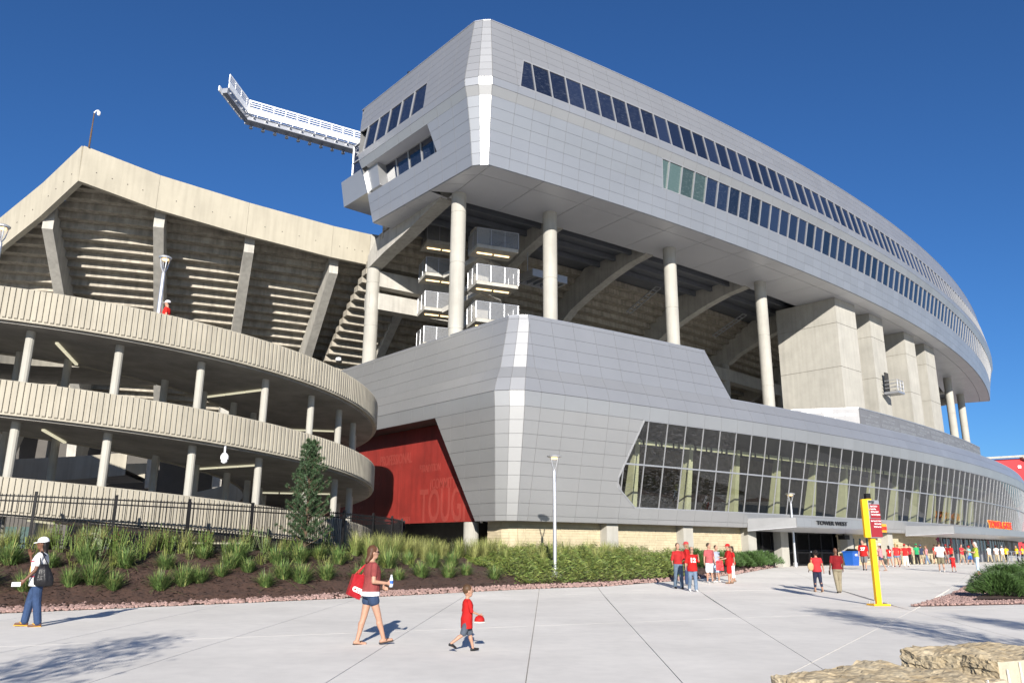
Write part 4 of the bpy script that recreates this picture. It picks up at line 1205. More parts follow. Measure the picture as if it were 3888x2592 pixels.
# camera hanging from the second level
th = math.radians(46); q = rp(th, 13.9, ZT[1] + KR * th - 1.3)
dc = root("dome_camera", q + V(0, 0, -.6), "white dome security camera hanging from the middle ramp parapet", "camera")
obj("mount", MB().bar(q + V(0, 0, .1), q + V(0, 0, -.25), .07, .07, (1, 0, 0)), MT['greysteel'], dc); obj("housing", MB().lathe(q + V(0, 0, -.62), [(.05, 0), (.11, .05), (.12, .14), (.15, .16), (.15, .30), (.08, .40)], 12), MT['white'], dc)

def lamp(name, base, h, label, group, foot=True, hs=.72):
    base = Vector(base); r_ = root(name, base, label, "street lamp", group)
    z0 = .42 if foot else 0
    if foot: obj("concrete_base", MB().lathe(base, [(.31, -.1), (.31, .40), (.29, .42)], 20), MT['concrete_new'], r_)
    obj("post", MB().lathe(base, [(.14, z0), (.14, z0 + .28), (.085, z0 + .3), (.07, h - .75), (.055, h - .7)], 14), MT['pole'], r_)
    for k in range(4):
        a = PI / 4 + k * PI / 2; d = V(math.cos(a), math.sin(a), 0)
        obj("arm", MB().tube([base + V(0, 0, h - .75), base + d * .12 + V(0, 0, h - .5), base + d * .33 * hs + V(0, 0, h - .12)], .022, 6), MT['pole'], r_)
    obj("lamp_shade", MB().lathe(base + V(0, 0, h - .16), [(.30 * hs, .02), (.44 * hs, .04), (.46 * hs, .09), (.30 * hs, .14), (.1, .16)], 20), MT['pole'], r_)
    obj("lamp_lens", MB().lathe(base + V(0, 0, h - .22), [(.10 * hs, 0), (.2 * hs, .03), (.24 * hs, .075)], 14), MT['lampglow'], r_)
for th, rr, lab in ((33.6, 13.4, "slender grey street lamp on the top ramp deck beside the man in red"), (9.3, 13.4, "slender grey street lamp on the top ramp deck at the left picture edge")):
    t = math.radians(th); q = rp(t, rr, ZT[0] + KR * t - 1.02); lamp("ramp_lamp", q, 3.55, lab, "street lamps on the ramp", False, .55)
lamp("street_lamp", (1.94, 35.8, gz(35.8)), 5.62, "tall grey street lamp on a concrete foot in front of the silver corner", "street lamps on the plaza")
lamp("street_lamp", (18.95, 54.5, gz(54.5)), 4.85, "tall grey street lamp on the plaza left of the TOWER WEST gate", "street lamps on the plaza", False)
# ================================================================= planting bed in front of the ramp and brick wall
#   front edge, back edge, height of the back edge, picture column used to lay out plants
BED = [((-19, 14.6), (-30, 22), 1.5, -900), ((-12.55, 20.5), (-16.5, 25.8), 1.50, 0), ((-10.32, 22.6), (-13.2, 27.3), 1.48, 300), ((-7.56, 25.2), (-9.5, 30.4), 1.45, 600), ((-4.08, 28.6), (-6.6, 35.2), 1.35, 900),
       ((-1.75, 30.9), (-4.2, 40.2), 1.25, 1060), ((.57, 32.9), (-.2, 42.0), 1.15, 1205), ((4.0, 34.9), (5.0, 45.3), 1.1, 1400), ((8.8, 40.0), (10.3, 49.0), .95, 1600), ((12.2, 44.4), (13.2, 51.2), .85, 1700), ((17.4, 53.6), (16.3, 53.6), .62, 1800)]
def bedpt(x, t):
    """x in picture columns (0..1800), t = 0 front edge .. 1 back edge"""
    for a, b_ in zip(BED, BED[1:]):
        if x <= b_[3]: break
    f = (x - a[3]) / (b_[3] - a[3]); f = max(0, min(1, f))
    F = Vector(a[0]).lerp(Vector(b_[0]), f); B = Vector(a[1]).lerp(Vector(b_[1]), f); zb = a[2] + (b_[2] - a[2]) * f
    p = F.lerp(B, t); z0 = gz(F.y) + .03; s = min(1, t / .85); z = z0 + (zb - z0) * (1 - (1 - s) ** 1.5)
    return Vector((p.x, p.y, z))
random.seed(3)
bed = MB(); NX, NTt = 150, 26
for i in range(NX + 1):
    x = -900 + 2700 * i / NX if i < 20 else -540 + 2340 * (i - 20) / (NX - 20)
    for j in range(NTt + 1):
        p = bedpt(x, j / NTt); bump = random.uniform(-.03, .045) * (1 if 0 < j < NTt else 0)
        bed.v.append((p.x, p.y, p.z + bump))
for i in range(NX):
    for j in range(NTt): q = i * (NTt + 1) + j; bed.f.append((q, q + NTt + 1, q + NTt + 2, q + 1)); bed.m.append(0)
obj("mulch_bed", bed, MT['mulch'], org=(0, 30, 0), kind="structure")
ch = MB()
for k in range(7000):
    x = random.uniform(-150, 1780); t = random.random() ** 1.1 * .95 + .02; p = bedpt(x, t) + V(0, 0, .03)
    a = random.uniform(0, PI); d = V(math.cos(a), math.sin(a), random.uniform(-.35, .35)) * random.uniform(.03, .09); n = V(-math.sin(a), math.cos(a), random.uniform(-.2, .6)) * random.uniform(.008, .02)
    ch.add([p - d - n, p + d - n, p + d + n, p - d + n], [(0, 1, 2, 3)])
obj("mulch_chips", ch, MT['chip'], org=(0, 30, 0), label="dark wood mulch chips covering the sloping bed", cat="mulch", kind="stuff")
# pink gravel strip along the pavement edge
ICO = [(0, 0, 1), (.89, 0, .45), (.28, .85, .45), (-.72, .53, .45), (-.72, -.53, .45), (.28, -.85, .45), (.72, .53, -.45), (-.28, .85, -.45), (-.89, 0, -.45), (-.28, -.85, -.45), (.72, -.53, -.45), (0, 0, -1)]
ICF = [(0, 1, 2), (0, 2, 3), (0, 3, 4), (0, 4, 5), (0, 5, 1), (1, 6, 2), (2, 7, 3), (3, 8, 4), (4, 9, 5), (5, 10, 1), (6, 7, 2), (7, 8, 3), (8, 9, 4), (9, 10, 5), (10, 6, 1), (11, 7, 6), (11, 8, 7), (11, 9, 8), (11, 10, 9), (11, 6, 10)]
def stone(mb, p, r):
    s = (random.uniform(.8, 1.3), random.uniform(.8, 1.3), random.uniform(.55, .9)); mb.add([(p.x + a * r * s[0] * random.uniform(.8, 1.15), p.y + b_ * r * s[1] * random.uniform(.8, 1.15), p.z + c_ * r * s[2]) for a, b_, c_ in ICO], ICF)
gv = MB()
for k in range(3600):
    x = random.uniform(-150, 1800); fr = random.random(); p = bedpt(x, 0); q = bedpt(x, .1); d = (q - p); d.z = 0; d.normalize(); wdt = .5 if x < 900 else .42
    p = p + d * (fr * wdt - .06); p.z = gz(p.y) + .03 + fr * .13; stone(gv, p, random.uniform(.03, .062))
obj("gravel_strip", gv, MT['stone'], org=(0, 28, 0), label="pink crushed stone strip between mulch bed and pavement", cat="gravel", kind="stuff")
# right hand bed: gravel wedge with mulch behind
RB = [(12.1, 25.1), (15.6, 29.8), (20.0, 36.2), (28.5, 47.5), (40, 55), (40, 44), (24, 32.0), (16.5, 26.6)]
def fan(poly, z): 
    c_ = (sum(p[0] for p in poly) / len(poly), sum(p[1] for p in poly) / len(poly)); mb = MB(); vs = [(c_[0], c_[1], gz(c_[1]) + z + .06)] + [(x, y, gz(y) + z) for x, y in poly]
    n = len(poly); mb.add(vs, [(0, i + 1, (i + 1) % n + 1) for i in range(n)]); return mb
obj("gravel_base", fan(RB, .012), MT['stone'], kind="structure")
gv = MB()
def inpoly(x, y, P):
    c_ = False
    for i in range(len(P)):
        (x1, y1), (x2, y2) = P[i], P[i - 1]
        if (y1 > y) != (y2 > y) and x < (x2 - x1) * (y - y1) / (y2 - y1) + x1: c_ = not c_
    return c_
MBP = [(15.4, 27.6), (18.0, 31.2), (22, 36.5), (30, 46.0), (39, 52), (39, 44.5), (25, 33.4), (18, 28.4)]
cnt = 0
while cnt < 3200:
    x, y = random.uniform(12, 24), random.uniform(25, 40)
    if inpoly(x, y, RB) and not inpoly(x, y, MBP): stone(gv, Vector((x, y, gz(y) + .05)), random.uniform(.028, .055)); cnt += 1
obj("gravel_wedge", gv, MT['stone'], org=(18, 30, 0), label="pink crushed stone wedge around the right hand juniper bed", cat="gravel", kind="stuff")
mb_ = fan(MBP, .10); obj("mulch_patch", mb_, MT['mulch'], kind="structure")

# ---------------------------------------------------------------- plants
def blade(mb, p, d, L, w, tilt, sag=.5):
    """one bent leaf blade: base p, heading d (horizontal unit), length L, starting tilt from upright"""
    s = Vector((-d.y, d.x, 0)) * w; up = V(0, 0, 1); e = up * math.cos(tilt) + d * math.sin(tilt); P = []
    for t in (0, .4, .75, 1.0): P.append(p + e * (L * t) + d * (L * sag * .35 * t * t) - up * (L * sag * .5 * t * t * t))
    mb.add([P[0] - s, P[0] + s, P[1] + s * .9, P[1] - s * .9, P[2] + s * .6, P[2] - s * .6, P[3]], [(0, 1, 2, 3), (3, 2, 4, 5), (5, 4, 6)])
def tuft_mesh(seed, n, h, rad, droop, w, mats, seed_heads=0):
    rr = random.Random(seed); mb = MB()
    for k in range(n):
        a = rr.uniform(0, 2 * PI); r = rad * .3 * math.sqrt(rr.random()); p = V(r * math.cos(a), r * math.sin(a), -.03); a2 = a + rr.uniform(-.8, .8); d = V(math.cos(a2), math.sin(a2), 0)
        b0 = len(mb.f); blade(mb, p, d, h * rr.uniform(.45, 1.1), w, abs(rr.gauss(0, droop)), rr.uniform(.2, 1.0))
        if rr.random() < .12:
            for q in range(b0, len(mb.f)): mb.m[q] = 1
    for k in range(seed_heads):
        a = rr.uniform(0, 2 * PI); d = V(math.cos(a), math.sin(a), 0); p = d * rad * .2
        b0 = len(mb.f); blade(mb, p, d, h * rr.uniform(.95, 1.35), w * .7, abs(rr.gauss(0, droop * .6)), .5)
        for q in range(b0, len(mb.f)): mb.m[q] = 1
    return mesh("tuft", mb, mats, (0, 0, 0))
TUFT = [tuft_mesh(i, 430, .60, .36, .52, .0065, [MT['grassb'], MT['straw']], 8) for i in range(5)]
TALL = [tuft_mesh(20 + i, 230, 1.0, .34, .30, .0065, [MT['straw'] if i % 2 else MT['grass'], MT['straw']], 60) for i in range(5)]
def herb_mesh(seed, n, h, flower):
    rr = random.Random(seed); mb = MB()
    for k in range(n):
        a = rr.uniform(0, 2 * PI); d = V(math.cos(a), math.sin(a), 0); L = h * rr.uniform(.6, 1.1); p = d * rr.uniform(0, .1); top = p + V(0, 0, L) + d * L * rr.uniform(.05, .35)
        mb.bar(p, top, .012, .012, (1, 0, 0), 0)
        for j in range(8):
            t = .15 + .8 * j / 8; q = p.lerp(top, t); a2 = rr.uniform(0, 2 * PI); e = V(math.cos(a2), math.sin(a2), rr.uniform(-.1, .5)); s = V(-math.sin(a2), math.cos(a2), 0) * .022; l = .11 * (1.1 - .5 * t)
            mb.add([q, q + e * l * .5 + s, q + e * l, q + e * l * .5 - s], [(0, 1, 2, 3)], 0)
        if flower and rr.random() < .8:
            for j in range(7):
                a2 = 2 * PI * j / 7; e = V(math.cos(a2), math.sin(a2), .15) * .05; s = V(-math.sin(a2), math.cos(a2), 0) * .018; mb.add([top - s * .3, top + e * .6 + s, top + e, top + e * .6 - s], [(0, 1, 2, 3)], 1)
            mb.ell(top + V(0, 0, .01), (.016, .016, .014), 6, 4, None, 2)
    return mb
FY = mat("yellow_petal", (.75, .42, .01), .6, 0, .1); FO = mat("orange_petal", (.62, .16, .01), .6, 0, .1)
HERBY = [mesh("herb", herb_mesh(40 + i, 9, .75, True), [MT['leaf'], FY if i % 2 else FO, MT['bark']], (0, 0, 0)) for i in range(4)]
HERB = [mesh("herb", herb_mesh(50 + i, 8, .45, False), [MT['leafy']], (0, 0, 0)) for i in range(3)]
def plant(name, me, p, s, rz, label, cat, group):
    o = bpy.data.objects.new(name, me); COL.objects.link(o); o.location = p; o.scale = (s, s, s * random.uniform(.9, 1.15)); o.rotation_euler = (random.uniform(-.08, .08), random.uniform(-.08, .08), rz); ORG[o.name] = Vector(p)
    return tag(o, label, cat, group)
random.seed(11)
spots = [(-40, .2), (55, .18), (30, .5), (160, .22), (262, .17), (300, .44), (385, .42), (455, .23), (470, .6), (530, .42), (548, .55), (610, .16), (365, .16), (690, .2), (697, .52), (752, .24), (640, .5), (755, .62), (875, .22), (872, .42), (930, .2), (925, .42), (985, .24), (975, .48), (1048, .22), (1030, .42), (1090, .26), (1075, .45), (1145, .18), (205, .5), (120, .44), (215, .24), (415, .2), (505, .3), (650, .26), (572, .36), (830, .2), (800, .5)]
ORD = ("leftmost", "second", "third", "fourth", "fifth", "sixth", "seventh", "eighth", "ninth", "tenth", "eleventh", "twelfth", "thirteenth", "fourteenth", "fifteenth", "sixteenth", "seventeenth", "eighteenth", "nineteenth", "twentieth", "twenty-first", "twenty-second", "twenty-third", "twenty-fourth")
for row, sel in (("front row beside the pink stones", lambda t: t < .35), ("middle of the sloping mulch", lambda t: t >= .35)):
    for i, (x, t) in enumerate(sorted(s for s in spots if sel(s[1]))):
        plant("grass_clump", random.choice(TUFT), bedpt(x, t), random.uniform(1.0, 1.6), random.uniform(0, 6.28), "green grass clump, %s in the %s" % (ORD[i] if i == 0 else ORD[i] + " from the left", row), "plant", "grass clumps in the mulch")
def scatter(name, meshes, places, mats, label, cat):
    """many small plants that nobody could count, joined into one mesh"""
    mb = MB()
    for p, s, rz in places:
        me = random.choice(meshes); c_, s_ = math.cos(rz) * s, math.sin(rz) * s; lx, ly = random.uniform(-.1, .1), random.uniform(-.1, .1)
        b0 = len(mb.v)
        for v in me.vertices: mb.v.append((p.x + v.co.x * c_ - v.co.y * s_ + lx * v.co.z * s, p.y + v.co.x * s_ + v.co.y * c_ + ly * v.co.z * s, p.z + v.co.z * s))
        for q in me.polygons: mb.f.append(tuple(b0 + i for i in q.vertices)); mb.m.append(q.material_index)
    obj(name, mb, mats, label=label, cat=cat, kind="stuff")
for grp, lo, hi, mm, lab in ((TALL[0::2], -120, 1480, [MT['grass'], MT['straw']], "tall green grasses along the top of the bed by the fence"), (TALL[1::2], -110, 1480, [MT['straw'], MT['straw']], "pale straw coloured feathery grasses along the fence and brick wall")):
    pl_ = []
    x = lo
    while x < hi:
        t = random.uniform(.72, .98) if x < 800 else random.uniform(.5, .95)
        pl_.append((bedpt(x, t), random.uniform(.5, .95) if x < 820 else random.uniform(.75, 1.15), random.uniform(0, 6.28))); x += random.uniform(44, 110) if x < 820 else random.uniform(10, 24)
    scatter("tall_grass", grp, pl_, mm, lab, "grass")
for i in range(4):
    pl_ = [(bedpt(random.uniform(130, 790) if k < 9 else random.uniform(1100, 1320), random.uniform(.55, .92)), random.uniform(.75, 1.25), random.uniform(0, 6.28)) for k in range(12)]
    scatter("flowering_herbs", [HERBY[i]], pl_, [MT['leaf'], FY if i % 2 else FO, MT['bark']], ("bright yellow flowering herbs among the tall grasses" if i == 1 else "yellow daisies scattered along the bed" if i == 3 else "orange flowering herbs below the fence" if i == 0 else "orange blooms mixed through the tall grass"), "flowers")
scatter("leafy_herbs", HERB, [(bedpt(random.uniform(-60, 1150), random.uniform(.3, .85)), random.uniform(.55, 1.1), random.uniform(0, 6.28)) for k in range(55)], [MT['leafy']], "low leafy yellow green herbs dotted over the mulch", "herbs")
# dense leafy ground cover to the right of the clumps
gc = MB(); random.seed(21)
for k in range(26000):
    x = random.uniform(1120, 1585); lim = min(1, (x - 1110) / 90)
    t = random.uniform(.06 + .5 * (1 - lim), .97)
    p = bedpt(x, t); hh = (.55 + .3 * math.sin(x * .11) * math.sin(t * 9 + x * .05)) * (min(1, t / .16)) * lim
    p.z += random.uniform(.05, 1) * hh; a = random.uniform(0, 2 * PI); d = V(math.cos(a), math.sin(a), random.uniform(-.2, 1.1)); d.normalize(); s = V(-math.sin(a), math.cos(a), 0) * random.uniform(.008, .018); L = random.uniform(.12, .30)
    gc.add([p - s, p + s, p + d * L * .6 + s * .7 - V(0, 0, L * .05), p + d * L - V(0, 0, L * .25)], [(0, 1, 2, 3)], 0 if random.random() < .55 else 1)
obj("ground_cover", gc, [MT['leaf'], MT['leafy']], org=(6, 38, 0), label="dense yellow green leafy ground cover right of the street lamp", cat="ground cover", kind="stuff")
def shrub_mesh(seed, rx, ry, h, n, ndl=.16, w=.010):
    rr = random.Random(seed); mb = MB()
    for k in range(n):
        a = rr.uniform(0, 2 * PI); q = math.sqrt(rr.random()); lump = 1 + .22 * math.sin(3 * a + seed) + .12 * math.sin(7 * a)
        x, y = rx * q * lump * math.cos(a), ry * q * lump * math.sin(a); top = h * (1 - .75 * q ** 2.2) * (1 + .18 * math.sin(5 * a + 2 * seed) * q); z = top * (rr.random() ** .4)
        d = V(math.cos(a) * (.4 + q), math.sin(a) * (.4 + q), rr.uniform(.2, 1.3)).normalized(); p = V(x, y, z * .92)
        for j in range(3):
            e = (d + V(rr.uniform(-.5, .5), rr.uniform(-.5, .5), rr.uniform(-.3, .5))).normalized(); s = e.cross(V(rr.random() - .5, rr.random() - .5, rr.random() - .5)).normalized() * w
            L = ndl * rr.uniform(.6, 1.3); mb.add([p - s, p + s, p + e * L], [(0, 1, 2)])
    return mb
# hedge of low shrubs at the far end of the bed
for i, x in enumerate((1610, 1640, 1668, 1695, 1722, 1750, 1775)):
    p = bedpt(x, .5); me = mesh("shrub", shrub_mesh(i, 1.0 if i < 4 else 1.3, .9, .85, 2300, .17, .014), [MT['juniper']], (0, 0, 0))
    nth = ("first", "second", "third", "fourth", "fifth", "sixth", "last")[i]
    plant("hedge_shrub", me, p, 1.0, i, "dark green low hedge shrub, %s from the left in the row by the barred gate" % nth, "shrub", "hedge shrubs by the gate")
for i, (x, y, rx, h, lab) in enumerate(((17.4, 29.3, .85, .75, "small dark green juniper nearest the gravel tip"), (19.6, 31.0, 1.0, .8, "spreading dark green juniper on the front edge of the right bed"), (20.6, 34.3, 1.1, .95, "bushy dark green juniper behind the first ones in the right bed"), (23.2, 36.4, 1.2, 1.0, "dark green juniper in the middle of the right bed"), (22.6, 32.8, 1.2, .9, "wide dark green juniper at the right picture edge"), (25.6, 39.6, 1.2, 1.0, "dark green juniper behind the middle of the right bed"), (28, 42, 1.3, 1.0, "rearmost dark green juniper in the right bed"))):
    me = mesh("shrub", shrub_mesh(30 + i, rx, rx * .9, h, 3200, .17, .011), [MT['juniper']], (0, 0, 0)); plant("juniper_shrub", me, Vector((x, y, gz(y) + .1)), 1, i, lab, "shrub", "junipers in the right bed")

# young pine by the fence
tb = Vector((-7.55, 29.9, bedpt(690, .75).z - .05)); TH_ = 4.05
pine = root("pine_tree", tb, "slim dark green young pine standing in front of the black fence", "tree")
obj("trunk", MB().tube([tb, tb + V(.02, 0, 1.5), tb + V(-.02, .02, 3.0), tb + V(0, 0, TH_)], [.07, .05, .03, .012], 8), MT['bark'], pine)
br = MB(); fo = MB(); rr = random.Random(5)
for k in range(110):
    t = .08 + .92 * (k / 110); z = TH_ * t; a = k * 2.4 + rr.uniform(-.3, .3); L = (.85 * (1 - t) ** .7 + .14) * rr.uniform(.6, 1.15)
    p = tb + V(0, 0, z); d = V(math.cos(a), math.sin(a), .55 + .5 * t); tip = p + d * L; br.bar(p, tip, .014, .014, (1, 0, 0))
    for j in range(5):
        q = p.lerp(tip, .35 + .65 * j / 4) + V(rr.uniform(-.06, .06), rr.uniform(-.06, .06), rr.uniform(-.02, .06))
        for i in range(80):
            e = V(rr.gauss(0, 1), rr.gauss(0, 1), rr.gauss(.5, 1)).normalized(); s = e.cross(V(rr.random(), rr.random(), rr.random())).normalized() * .009; l = rr.uniform(.08, .15); fo.add([q - s, q + s, q + e * l], [(0, 1, 2)])
for k in range(500):
    q = tb + V(rr.gauss(0, .03), rr.gauss(0, .03), TH_ * rr.uniform(.9, 1.02)); e = V(rr.gauss(0, 1), rr.gauss(0, 1), rr.gauss(.8, 1)).normalized(); s = e.cross(V(1, .3, .2)).normalized() * .006; fo.add([q - s, q + s, q + e * .1], [(0, 1, 2)])
obj("branches", br, MT['bark'], pine); obj("crown", fo, MT['pine'], pine)

# ---------------------------------------------------------------- black fence
FR = 15.75
fth = [math.radians(t) for t in [-30 + 8.6 * i for i in range(16)]]
def ftop(th): return 3.3 - .004 * math.degrees(th)
p0 = rp(fth[4], FR, 1.4)
fence = root("metal_fence", p0, "black metal picket fence curving round the foot of the ramp", "fence")
def fb(th, z): return rp(th, FR, z)
for a, b_ in zip(fth, fth[1:]):
    obj("fence_post", MB().bar(fb(a, .6), fb(a, ftop(a) + .1), .085, .085, outn(a)), MT['black'], fence)
    for dz in (-.06, -.22, -1.55): obj("fence_rail", MB().bar(fb(a, ftop(a) + dz), fb(b_, ftop(b_) + dz), .04, .045), MT['black'], fence)
pk = []
th = fth[0]
while th < fth[-1]:
    pk.append(MB().bar(fb(th, 1.3), fb(th, ftop(th) - .0), .02, .02, outn(th))); th += .115 / FR
pieces("picket", "picket_field", pk, MT['black'], fence, 300)
obj("fence_post", MB().bar(fb(fth[-1], .6), fb(fth[-1], ftop(fth[-1]) + .1), .085, .085, outn(0)), MT['black'], fence)

# ---------------------------------------------------------------- yellow way sign
sb_ = Vector((11.36, 25.6, 0)); sgn = root("way_sign", sb_, "tall yellow sign post with a dark red directory panel on the plaza", "sign")
sx, sy = Vector((.985, .17, 0)).normalized(), Vector((-.17, .985, 0)).normalized()
SA = (sx, sy, V(0, 0, 1))
obj("base_plate", MB().box(sb_ + V(0, 0, .03), (.55, .4, .05), SA), MT['yellow'], sgn)
for i in (-1, 1):
    for j in (-1, 1): obj("anchor_bolt", MB().tube([sb_ + sx * .22 * i + sy * .14 * j + V(0, 0, .05), sb_ + sx * .22 * i + sy * .14 * j + V(0, 0, .16)], .014, 6), MT['greysteel'], sgn)
obj("post", MB().box(sb_ + V(0, 0, 1.63), (.165, .13, 3.2), SA), MT['yellow'], sgn)
o_ = sb_ - sy * .13
obj("side_fin", MB().box(o_ - sx * .225 + V(0, 0, 2.62), (.19, .10, 1.17), SA), MT['yellow'], sgn)
obj("panel_frame", MB().box(o_ + sx * .075 + V(0, 0, 2.60), (.40, .06, 1.16), SA), MT['signgrey'], sgn)
fc = o_ - sy * .04
obj("red_panel", MB().box(fc + sx * .10 + V(0, 0, 2.84), (.335, .02, .42), SA), MT['signred'], sgn)
obj("red_panel", MB().box(fc + sx * .085 + V(0, 0, 2.33), (.37, .02, .56), SA), MT['signred'], sgn)
obj("post_cap", MB().box(sb_ + V(0, 0, 3.31), (.16, .12, .17), SA), MT['black'], sgn)
def stext(s, x, z, size, m='wletter', w=None, al='LEFT'):
    obj("lettering", place(text_mb(s, size, .003, al, .02 * size), fc - sy * .014 + sx * x + V(0, 0, z), sx, V(0, 0, 1), -sy, .44), MT[m], sgn)
stext("ARROWHEAD", -.10, 3.11, .07, 'letter'); stext("STADIUM", -.01, 3.065, .045, 'letter')
for s, z in (("Gates: E, G, H, K, A", 2.97), ("Founder's Plaza", 2.885), ("Hall of Honor Gate 11", 2.80), ("Tower Store & Sports Lab", 2.715)): stext(s, -.055, z, .066)
for s, z in (("Gates: Tower, B, C, A Gates", 2.52), ("Media Tower Gate", 2.43), ("Will Call Tower Gate", 2.34)): stext(s, .255, z, .066, al='RIGHT')
obj("arrow_mark", MB().add([fc - sy * .02 + sx * -.115 + V(0, 0, 2.89), fc - sy * .02 + sx * -.08 + V(0, 0, 2.92), fc - sy * .02 + sx * -.08 + V(0, 0, 2.86)], [(0, 1, 2)]), MT['yellow'], sgn)

# ---------------------------------------------------------------- blue bin by the gate
bb = Vector((25.0, 60.0, gz(60))); bn = root("recycling_bin", bb, "big blue recycling bin with dark lid beside the gate post", "bin")
t = math.radians(39.9); BA = (tang(t), outn(t), V(0, 0, 1))
def taper(c, w0, d0, w1, d1, h, ax, m=0):
    c = Vector(c); vs = []
    for z, w_, d_ in ((0, w0, d0), (h, w1, d1)):
        for i, j in ((-1, -1), (1, -1), (1, 1), (-1, 1)): vs.append(c + ax[0] * (i * w_ / 2) + ax[1] * (j * d_ / 2) + V(0, 0, z))
    return MB().add(vs, [(3, 2, 1, 0), (4, 5, 6, 7), (0, 1, 5, 4), (1, 2, 6, 5), (2, 3, 7, 6), (3, 0, 4, 7)])
obj("body", taper(bb, .85, .6, 1.05, .75, .95, BA), MT['blue'], bn)
obj("rim", MB().box(bb + V(0, 0, .97), (1.15, .85, .08), BA), MT['blue'], bn)
obj("lid", taper(bb + V(.1, .05, 1.0), .95, .7, .6, .35, .18, BA), MT['black'], bn)
obj("side_label", MB().box(bb + BA[0] * .52 + V(0, 0, .55), (.03, .4, .5), BA), MT['lightred'], bn)
obj("label_print", place(text_mb("CITI", .2, .003, 'CENTER', .01), bb + BA[1] * .375 + V(0, 0, .68), BA[0], V(0, 0, 1), BA[1]), MT['wletter'], bn)

# ---------------------------------------------------------------- limestone blocks in the foreground
def rock(name, c, size, rz, label, seed, marks):
    rr = random.Random(seed); c = Vector(c); bm = bmesh.new(); bmesh.ops.create_cube(bm, size=1); bmesh.ops.subdivide_edges(bm, edges=bm.edges[:], cuts=44, use_grid_fill=True)
    from mathutils import noise
    for v in bm.verts:
        p = Vector((v.co.x * size[0], v.co.y * size[1], v.co.z * size[2])); q = p + Vector((seed * 7, 0, 0))
        cut = v.co.x > .48 or v.co.y > .48      # sawn sides stay flat
        am = .012 if cut else .05
        lay = noise.noise(Vector((seed * 3.1, 0, round((p.z + .02 * noise.noise(q * 2.5)) / .065) * 1.7))) * am * 1.1
        n = noise.noise_vector(q * 2.2) * am * 1.1 + noise.noise_vector(q * 7) * am * .55 + noise.noise_vector(q * 19) * am * .32 + noise.noise_vector(q * 45) * am * .2
        if not cut:
            if abs(v.co.x) > .49: n.x += math.copysign(lay, v.co.x)
            if abs(v.co.y) > .49: n.y += math.copysign(lay, v.co.y)
        e = sum(1 for k in range(3) if abs(v.co[k]) > .49)
        if e >= 2: n -= Vector([math.copysign(.03, v.co[k]) if abs(v.co[k]) > .49 else 0 for k in range(3)]) * (1 if not cut else .3)
        v.co = p + n
    bmesh.ops.rotate(bm, verts=bm.verts, matrix=Matrix.Rotation(rz, 3, 'Z')); bmesh.ops.translate(bm, verts=bm.verts, vec=(0, 0, size[2] / 2))
    r_ = root(name, c, label, "stone block", "limestone blocks in the foreground")
    me = bpy.data.meshes.new("block"); bm.to_mesh(me); bm.free(); me.materials.append(MT['lime']); me.materials.append(MT['sawn'])
    xa = Matrix.Rotation(rz, 3, 'Z') @ Vector((1, 0, 0))
    for p in me.polygons:
        p.use_smooth = False
        if p.normal.dot(xa) > .8: p.material_index = 1
    link("block", me, r_, c)
    ya = Matrix.Rotation(rz, 3, 'Z') @ Vector((0, 1, 0))
    for k in range(marks):
        y0 = -size[1] / 2 + .12 + k * (size[1] - .2) / max(1, marks); h = rr.uniform(.25, .42); b0 = c + xa * (size[0] / 2 + .018) + ya * y0 + V(0, 0, size[2] * .52)
        obj("saw_mark", MB().tube([b0 + V(0, 0, -h / 2), b0 + ya * .01, b0 + V(0, 0, h / 2)], [.012, .022, .014], 6, flat=.4), MT['wletter'], r_)
rock("limestone_block", (5.95, 10.35, 0), (1.25, 1.9, .47), math.radians(-62), "rough buff limestone block with white saw marks at the right corner", 1, 7)
rock("limestone_block", (4.0, 9.0, 0), (1.5, 1.9, .36), math.radians(-58), "lower flat limestone block in front of the taller one", 2, 5)

# ---------------------------------------------------------------- trees behind the camera whose shade falls on the plaza
def shade_tree(x, y, h, r, seed, label, n):
    rr = random.Random(seed); b = Vector((x, y, 0)); t = root("plaza_tree", b, label, "tree", "young plaza trees behind the viewpoint")
    obj("trunk", MB().tube([b, b + V(.03, .02, h * .4), b + V(-.02, .05, h * .75), b + V(0, 0, h * .95)], [.07, .055, .035, .012], 8), MT['bark'], t)
    br = MB(); lf = MB()
    for k in range(46):
        z = h * (.36 + .6 * k / 46); a = k * 2.4; L = r * (1 - .65 * abs((z / h - .6) / .45)) * rr.uniform(.7, 1.1); p = b + V(0, 0, z); q = p + V(math.cos(a) * L, math.sin(a) * L, L * .75); br.bar(p, q, .02, .02, (1, 0, 0))
        for j in range(n):
            c_ = p.lerp(q, rr.uniform(.3, 1.05)) + V(rr.gauss(0, .13), rr.gauss(0, .13), rr.gauss(0, .13)); e = V(rr.gauss(0, 1), rr.gauss(0, 1), rr.gauss(0, 1)).normalized(); s = e.cross(V(rr.random(), rr.random(), rr.random())).normalized() * .035; lf.add([c_, c_ + e * .06 + s, c_ + e * .12, c_ + e * .06 - s], [(0, 1, 2, 3)])
    obj("branches", br, MT['bark'], t); obj("crown", lf, MT['leaf'], t)
shade_tree(9.3, 4.3, 6.8, 1.25, 3, "young tree right of the viewpoint shading the plaza near the stone blocks", 60)
shade_tree(12.2, 3.4, 6.4, 1.1, 5, "second young tree right of the viewpoint behind the stone blocks", 55)
shade_tree(-6.1, .6, 5.3, 1.2, 4, "young tree left of the viewpoint shading the near pavement", 30)

